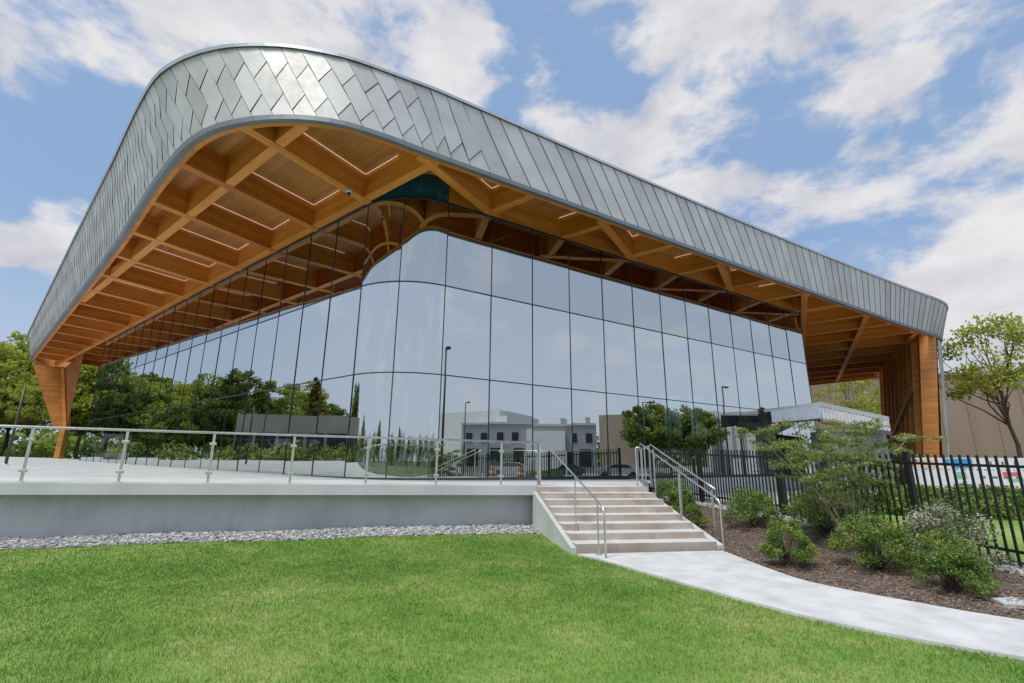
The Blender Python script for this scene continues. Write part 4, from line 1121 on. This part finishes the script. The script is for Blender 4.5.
g2 = block('white_building', 'bright white box building mirrored left of the long grey one', 'building', rect((50, -21), (49.6, -9), 14, -1), 0, 9.0, M['whitewall'])
g3 = block('beige_building', 'tan block with a slanted top mirrored above the stair head', 'building', rect((53.2, 5.4), (54.3, 10.2), 10, -1), 0, 8.2, plain('tan_render', (.42, .34, .26)))
g4 = block('pale_building', 'pale flat walled building with vertical joints mirrored behind the fence', 'building', rect((55.5, 19.8), (56.5, 28), 10, -1), 0, 8.3, M['whitewall'])
windows(g4, (55.5, 19.8), (56.5, 28), 5, .6, 7.6, .35, -.05, M['greywall'])
g5 = block('white_annex', 'small white annex in front of the long grey building', 'building', rect((48.6, -4.2), (50.2, .8), 5, -1), 0, 6.0, M['whitewall'])
g6 = block('low_building', 'long low building with a pale concrete band mirrored in the left glass', 'building', rect((-47.5, 31), (-45.5, 2), 10, -1), 0, 6.4, simple('band_concrete', [(.36, .34, .28), (.44, .42, .35)], scale=.4, rough=.85))
windows(g6, (-47.5, 31), (-45.5, 2), 12, .6, 4.4, 2.1, -.05)
# lamp posts
def lamp(loc, h, rz, label):
    r = empty('street_lamp', loc); r.rotation_euler.z = rz; tag(r, label, 'street lamp', 'street lamps around the site')
    m = MB(); m.local = True; m.tube([(0, 0, 0), (0, 0, h)], [.09, .055], 10); m.build('pole', plain('lamp_brown', (.06, .04, .03), .5), r)
    m = MB(); m.local = True; m.bar((0, 0, h - .05), (.55, 0, h - .05), .06, .06); m.build('arm', M['fin'], r)
    m = MB(); m.local = True; m.box((.75, 0, h - .04), (.55, .28, .10)); m.build('lamp_head', M['fin'], r)
    return r
lamp((11.8, 5.9, .1), 8.7, 2.4, 'tall dark street lamp mirrored in the glass left of the stair head')
lamp((33.5, -5.2, 0), 8.2, 2.2, 'slimmer street lamp mirrored just right of the tall dark one')
lamp((36, 14.5, .1), 7.6, 1.0, 'street lamp mirrored above the fence beside the leafy trees')
lamp((31.5, 22.0, .1), 8.2, .4, 'street lamp mirrored in front of the pale jointed building')
pl_ = empty('pole', (-22.9, 22.5, deckz(-22.9))); tag(pl_, 'slim plain dark pole standing at the far left of the terrace', 'pole')
m = MB(); m.local = True; m.tube([(0, 0, 0), (0, 0, 3.6)], [.06, .045], 10); m.build('shaft', plain('pole_brown', (.07, .06, .05), .5), pl_)
m = MB(); m.local = True; m.tube([(0, 0, 0), (0, 0, .03)], [.12, .12], 12); m.build('base_plate', M['steel'], pl_)
# far-left terrace furniture: low planters
for i, (x, y, w_, lab) in enumerate([(-30, 36, 3.5, 'long low pale planter on the terrace near the timber leg'), (-35, 41, 2.6, 'low pale planter beside the foot of the timber leg'), (-44, 40, 5, 'low pale wall at the far left of the terrace')]):
    r = empty('planter', (x, y, deckz(x))); tag(r, lab, 'planter', 'planters on the terrace')
    m = MB(); m.prism(rect((x, y), (x + w_ * .78, y - w_ * .62), .7), deckz(x) - .05, deckz(x) + .55); m.build('trough', M['concrete'], r, bevel=.02)
    rng = np.random.default_rng(i); cc = [(x + w_ * .78 * t, y - w_ * .62 * t + .3, deckz(x) + .7) for t in (.1, .3, .5, .7, .9)]
    V, T = leaves(cc, [(.45, .35, .3)] * 5, [160] * 5, .06); o = np_mesh('plants', V, 4, M['leaf_yellow'], T, r); o.location = (-x, -y, -deckz(x))
# orange barrels mirrored in the glass
def barrel(loc, label):
    r = empty('traffic_barrel', loc); tag(r, label, 'traffic barrel', 'orange barrels by the drive')
    m = MB(); m.local = True; m.tube([(0, 0, 0), (0, 0, .08)], .33, 16); m.build('base', M['fin'], r)
    m = MB(); m.local = True; m.tube([(0, 0, .08), (0, 0, .4), (0, 0, .8), (0, 0, 1.15)], [.27, .25, .22, .19], 16); m.build('drum', plain('safety_orange', (.75, .12, .03)), r)
    m = MB(); m.local = True; m.tube([(0, 0, .62), (0, 0, .80)], [.238, .226], 16, cap=False); m.build('reflective_band', M['whitewall'], r)
barrel((17.2, 8.9, .12), 'orange traffic barrel mirrored in the glass close to the rail end')
barrel((19.5, 5.5, .12), 'orange traffic barrel standing farther along the drive')
barrel((-1.4, -6, 0), 'orange traffic barrel mirrored in the curved corner glass')
# parked cars mirrored low in the right glass
def car(loc, rz, body, label):
    r = empty('parked_car', loc); r.rotation_euler.z = rz; tag(r, label, 'car', 'cars parked on the drive')
    prof = [(-2.2, .35), (-2.25, .75), (-2.1, .95), (-1.35, 1.02), (-.75, 1.48), (.85, 1.5), (1.6, 1.05), (2.15, .92), (2.25, .6), (2.2, .35)]
    m = MB(); m.local = True; n = len(prof)
    def ring(y, k, s): return [(x * s, y, .35 + (z - .35) * (1 if z < 1 else k)) for x, z in prof]
    A_, B_ = ring(-.88, .97, .99), ring(.88, .97, .99)
    m.poly(A_); m.poly(B_[::-1])
    for i in range(n): m.poly([A_[i], B_[i], B_[(i + 1) % n], A_[(i + 1) % n]][::-1])
    m.build('body', body, r, bevel=.06)
    m = MB(); m.local = True
    for sy in (-.895, .895): m.poly([(-1.15, sy, 1.03), (1.35, sy, 1.03), (.8, sy, 1.38), (-.7, sy, 1.38)][::(1 if sy < 0 else -1)])
    m.build('window', M['darkglass'], r)
    for x in (-1.4, 1.4):
        for y in (-.82, .82):
            m = MB(); m.local = True; m.tube([(x, y - .11, .33), (x, y + .11, .33)], .33, 18); m.build('wheel', M['fin'], r)
car((37, -1, .02), 1.2, plain('car_white', (.75, .75, .75), .25), 'white car parked in front of the long grey building')
car((39, 5, .02), 1.2, plain('car_blue', (.05, .09, .16), .25), 'dark blue car parked beside the white car')
car((40.5, 10.5, .02), 1.2, plain('car_silver', (.45, .46, .47), .25, .5), 'silver car parked nearest the leafy trees')
# flat stone beside the path
r = MB(); r.prism([(5.75, 6.15), (6.25, 6.0), (6.55, 6.22), (6.15, 6.45), (5.85, 6.4)], .0, .09); o = r.build('flat_stone', M['concrete'], bevel=.02); tag(o, 'pale flat stone lying in the mulch at the right edge of the path', 'stone')
# security camera under the soffit at the corner
cam_ = empty('security_camera', (-5.35, 14.0, 10.05)); tag(cam_, 'small white dome camera fixed under the roof beams at the glass corner', 'camera')
m = MB(); m.local = True; m.tube([(0, 0, .15), (0, 0, .02)], [.10, .09], 14); m.build('housing', M['whitewall'], cam_)
m = MB(); m.local = True; m.tube([(0, 0, .02), (0, 0, -.04), (0, 0, -.08)], [.075, .06, .02], 14); m.build('dome', M['darkglass'], cam_)

# ------------------------------------------------------------------ sky, sun, camera
SUN_EL, SUN_AZ = 62, 222     # azimuth clockwise from +y
w = bpy.data.worlds.new('World'); scene.world = w; w.use_nodes = True; nt = w.node_tree; nt.nodes.clear(); L = nt.links
out = N(nt, 'ShaderNodeOutputWorld'); bg = N(nt, 'ShaderNodeBackground'); bg.inputs['Strength'].default_value = .15
sky = N(nt, 'ShaderNodeTexSky', sky_type='NISHITA', sun_disc=False); sky.sun_elevation = rad(SUN_EL); sky.sun_rotation = rad(SUN_AZ)
sky.air_density = 1.0; sky.dust_density = .6; sky.ozone_density = 2.0
tc = N(nt, 'ShaderNodeTexCoord'); sep = N(nt, 'ShaderNodeSeparateXYZ'); L.new(tc.outputs['Generated'], sep.inputs[0])
mz = N(nt, 'ShaderNodeMath', operation='MAXIMUM'); mz.inputs[1].default_value = 0; L.new(sep.outputs['Z'], mz.inputs[0])
az = N(nt, 'ShaderNodeMath', operation='ADD'); az.inputs[1].default_value = .22; L.new(mz.outputs[0], az.inputs[0])
dx_ = N(nt, 'ShaderNodeMath', operation='DIVIDE'); L.new(sep.outputs['X'], dx_.inputs[0]); L.new(az.outputs[0], dx_.inputs[1])
dy_ = N(nt, 'ShaderNodeMath', operation='DIVIDE'); L.new(sep.outputs['Y'], dy_.inputs[0]); L.new(az.outputs[0], dy_.inputs[1])
cmb = N(nt, 'ShaderNodeCombineXYZ'); L.new(dx_.outputs[0], cmb.inputs[0]); L.new(dy_.outputs[0], cmb.inputs[1]); cmb.inputs[2].default_value = 3.7
mpc = N(nt, 'ShaderNodeMapping'); mpc.inputs['Scale'].default_value = (1, 1, 1.9); L.new(tc.outputs['Generated'], mpc.inputs[0])
n1 = noise(nt, mpc.outputs[0], 4.6, 12, .60); n1.inputs['Distortion'].default_value = .15
n2 = noise(nt, mpc.outputs[0], 5.5, 8, .58)
# cloud banks: (x, y, z direction, half angle deg, strength)
banks = [(-0.62, 0.53, 0.578, 8.0, 0.12), (-0.514, 0.579, 0.633, 11.7, 0.15), (-0.362, 0.623, 0.694, 12.6, 0.17), (-0.196, 0.665, 0.721, 10.0, 0.15), (-0.126, 0.731, 0.671, 5.4, 0.12), (0.183, 0.68, 0.71, 8.0, 0.12), (0.337, 0.64, 0.69, 12.8, 0.17), (0.461, 0.612, 0.642, 8.2, 0.15), (0.578, 0.536, 0.615, 11.8, 0.16), (0.673, 0.566, 0.477, 7.3, 0.15), (0.144, 0.787, 0.6, 7.5, 0.13), (0.284, 0.792, 0.541, 8.6, 0.15), (0.378, 0.783, 0.494, 6.0, 0.12), (0.502, 0.764, 0.405, 6.9, 0.14), (0.604, 0.696, 0.388, 9.4, 0.16), (0.676, 0.673, 0.301, 10.9, 0.17), (0.605, 0.745, 0.279, 7.6, 0.14), (-0.662, 0.676, 0.323, 4.5, 0.15), (-0.72, 0.628, 0.294, 2.2, 0.12), (0.231, 0.752, 0.617, 3.4, 0.09), (0.725, 0.649, 0.23, 7.5, 0.14)]
prev = None
for x, y, z, ha, stg in banks:
    v = Vector((x, y, z)).normalized(); dt = N(nt, 'ShaderNodeVectorMath', operation='DOT_PRODUCT'); dt.inputs[1].default_value = v; L.new(tc.outputs['Generated'], dt.inputs[0])
    mr = N(nt, 'ShaderNodeMapRange', interpolation_type='SMOOTHSTEP'); mr.inputs[1].default_value = math.cos(rad(ha * 1.35)); mr.inputs[2].default_value = 1.0; mr.inputs[3].default_value = 0; mr.inputs[4].default_value = stg * 1.3 + .10
    L.new(dt.outputs['Value'], mr.inputs[0])
    if prev is None: prev = mr.outputs[0]
    else:
        ad = N(nt, 'ShaderNodeMath', operation='MAXIMUM'); L.new(prev, ad.inputs[0]); L.new(mr.outputs[0], ad.inputs[1]); prev = ad.outputs[0]
# general cover behind the viewer so reflections carry pale cloud
back = N(nt, 'ShaderNodeMapRange'); back.inputs[1].default_value = .45; back.inputs[2].default_value = -.1; back.inputs[3].default_value = -.075; back.inputs[4].default_value = .10; L.new(sep.outputs['Y'], back.inputs[0])
sc_ = N(nt, 'ShaderNodeMath', operation='MULTIPLY_ADD'); sc_.inputs[1].default_value = 1.0; sc_.inputs[2].default_value = -.03; L.new(n1.outputs['Fac'], sc_.inputs[0])
sm = N(nt, 'ShaderNodeMath', operation='ADD'); L.new(sc_.outputs[0], sm.inputs[0]); L.new(prev, sm.inputs[1])
sm2 = N(nt, 'ShaderNodeMath', operation='ADD'); L.new(sm.outputs[0], sm2.inputs[0]); L.new(back.outputs[0], sm2.inputs[1])
mask = N(nt, 'ShaderNodeMapRange', interpolation_type='SMOOTHSTEP'); mask.inputs[1].default_value = .565; mask.inputs[2].default_value = .73; L.new(sm2.outputs[0], mask.inputs[0])
shade = ramp(nt, [(.33, (5.7, 5.6, 5.7)), (.50, (4.9, 4.85, 5.05)), (.68, (3.8, 3.85, 4.3))], n2.outputs['Fac'])
haze = N(nt, 'ShaderNodeMapRange', interpolation_type='SMOOTHSTEP'); haze.inputs[1].default_value = .0; haze.inputs[2].default_value = .42; haze.inputs[3].default_value = .65; haze.inputs[4].default_value = 0; L.new(mz.outputs[0], haze.inputs[0])
# lift of the blue to the photograph's paler daylight
lift = N(nt, 'ShaderNodeMix', data_type='RGBA', blend_type='MIX'); lift.inputs[0].default_value = .80; L.new(sky.outputs[0], lift.inputs[6]); lift.inputs[7].default_value = (1.95, 2.95, 4.6, 1)
hz = N(nt, 'ShaderNodeMix', data_type='RGBA'); L.new(haze.outputs[0], hz.inputs[0]); L.new(lift.outputs[2], hz.inputs[6]); hz.inputs[7].default_value = (4.0, 4.4, 5.1, 1)
mixc = N(nt, 'ShaderNodeMix', data_type='RGBA'); L.new(mask.outputs[0], mixc.inputs[0]); L.new(hz.outputs[2], mixc.inputs[6]); L.new(shade.outputs[0], mixc.inputs[7])
rear = N(nt, 'ShaderNodeMapRange', interpolation_type='SMOOTHSTEP'); rear.inputs[1].default_value = .50; rear.inputs[2].default_value = .05; rear.inputs[3].default_value = 0; rear.inputs[4].default_value = .68; L.new(sep.outputs['Y'], rear.inputs[0])
mixr = N(nt, 'ShaderNodeMix', data_type='RGBA'); L.new(rear.outputs[0], mixr.inputs[0]); L.new(mixc.outputs[2], mixr.inputs[6]); mixr.inputs[7].default_value = (5.0, 5.5, 6.35, 1)
L.new(mixr.outputs[2], bg.inputs['Color']); L.new(bg.outputs[0], out.inputs[0])
sd = bpy.data.lights.new('sun', 'SUN'); sd.energy = 3.1; sd.angle = rad(15); sd.color = (1, .95, .87)
so = bpy.data.objects.new('sun', sd); col.objects.link(so)
sv = Vector((math.sin(rad(SUN_AZ)) * math.cos(rad(SUN_EL)), math.cos(rad(SUN_AZ)) * math.cos(rad(SUN_EL)), math.sin(rad(SUN_EL))))
so.rotation_euler = sv.to_track_quat('Z', 'Y').to_euler(); so.location = (0, -20, 30)

cd = bpy.data.cameras.new('camera'); co = bpy.data.objects.new('camera', cd); col.objects.link(co)
cd.sensor_width = 36; cd.lens = 480 * 36 / 1024; cd.clip_end = 3000; cd.clip_start = .05
pt_, ro = rad(14), rad(.5)
r0 = Vector((1, 0, 0)); u0 = Vector((0, -math.sin(pt_), math.cos(pt_))); fw = Vector((0, math.cos(pt_), math.sin(pt_)))
r_ = r0 * math.cos(ro) + u0 * math.sin(ro); u_ = -r0 * math.sin(ro) + u0 * math.cos(ro)
mt_ = Matrix((r_, u_, -fw)).transposed().to_4x4(); mt_.translation = Vector((0, 0, 1.65)); co.matrix_world = mt_
scene.camera = co
scene.view_settings.view_transform = 'Standard'; scene.view_settings.look = 'None'; scene.view_settings.exposure = 0
scene.render.engine = 'CYCLES'; scene.cycles.max_bounces = 10; scene.cycles.transparent_max_bounces = 24; scene.cycles.glossy_bounces = 5
scene.cycles.caustics_reflective = False; scene.cycles.use_denoising = True
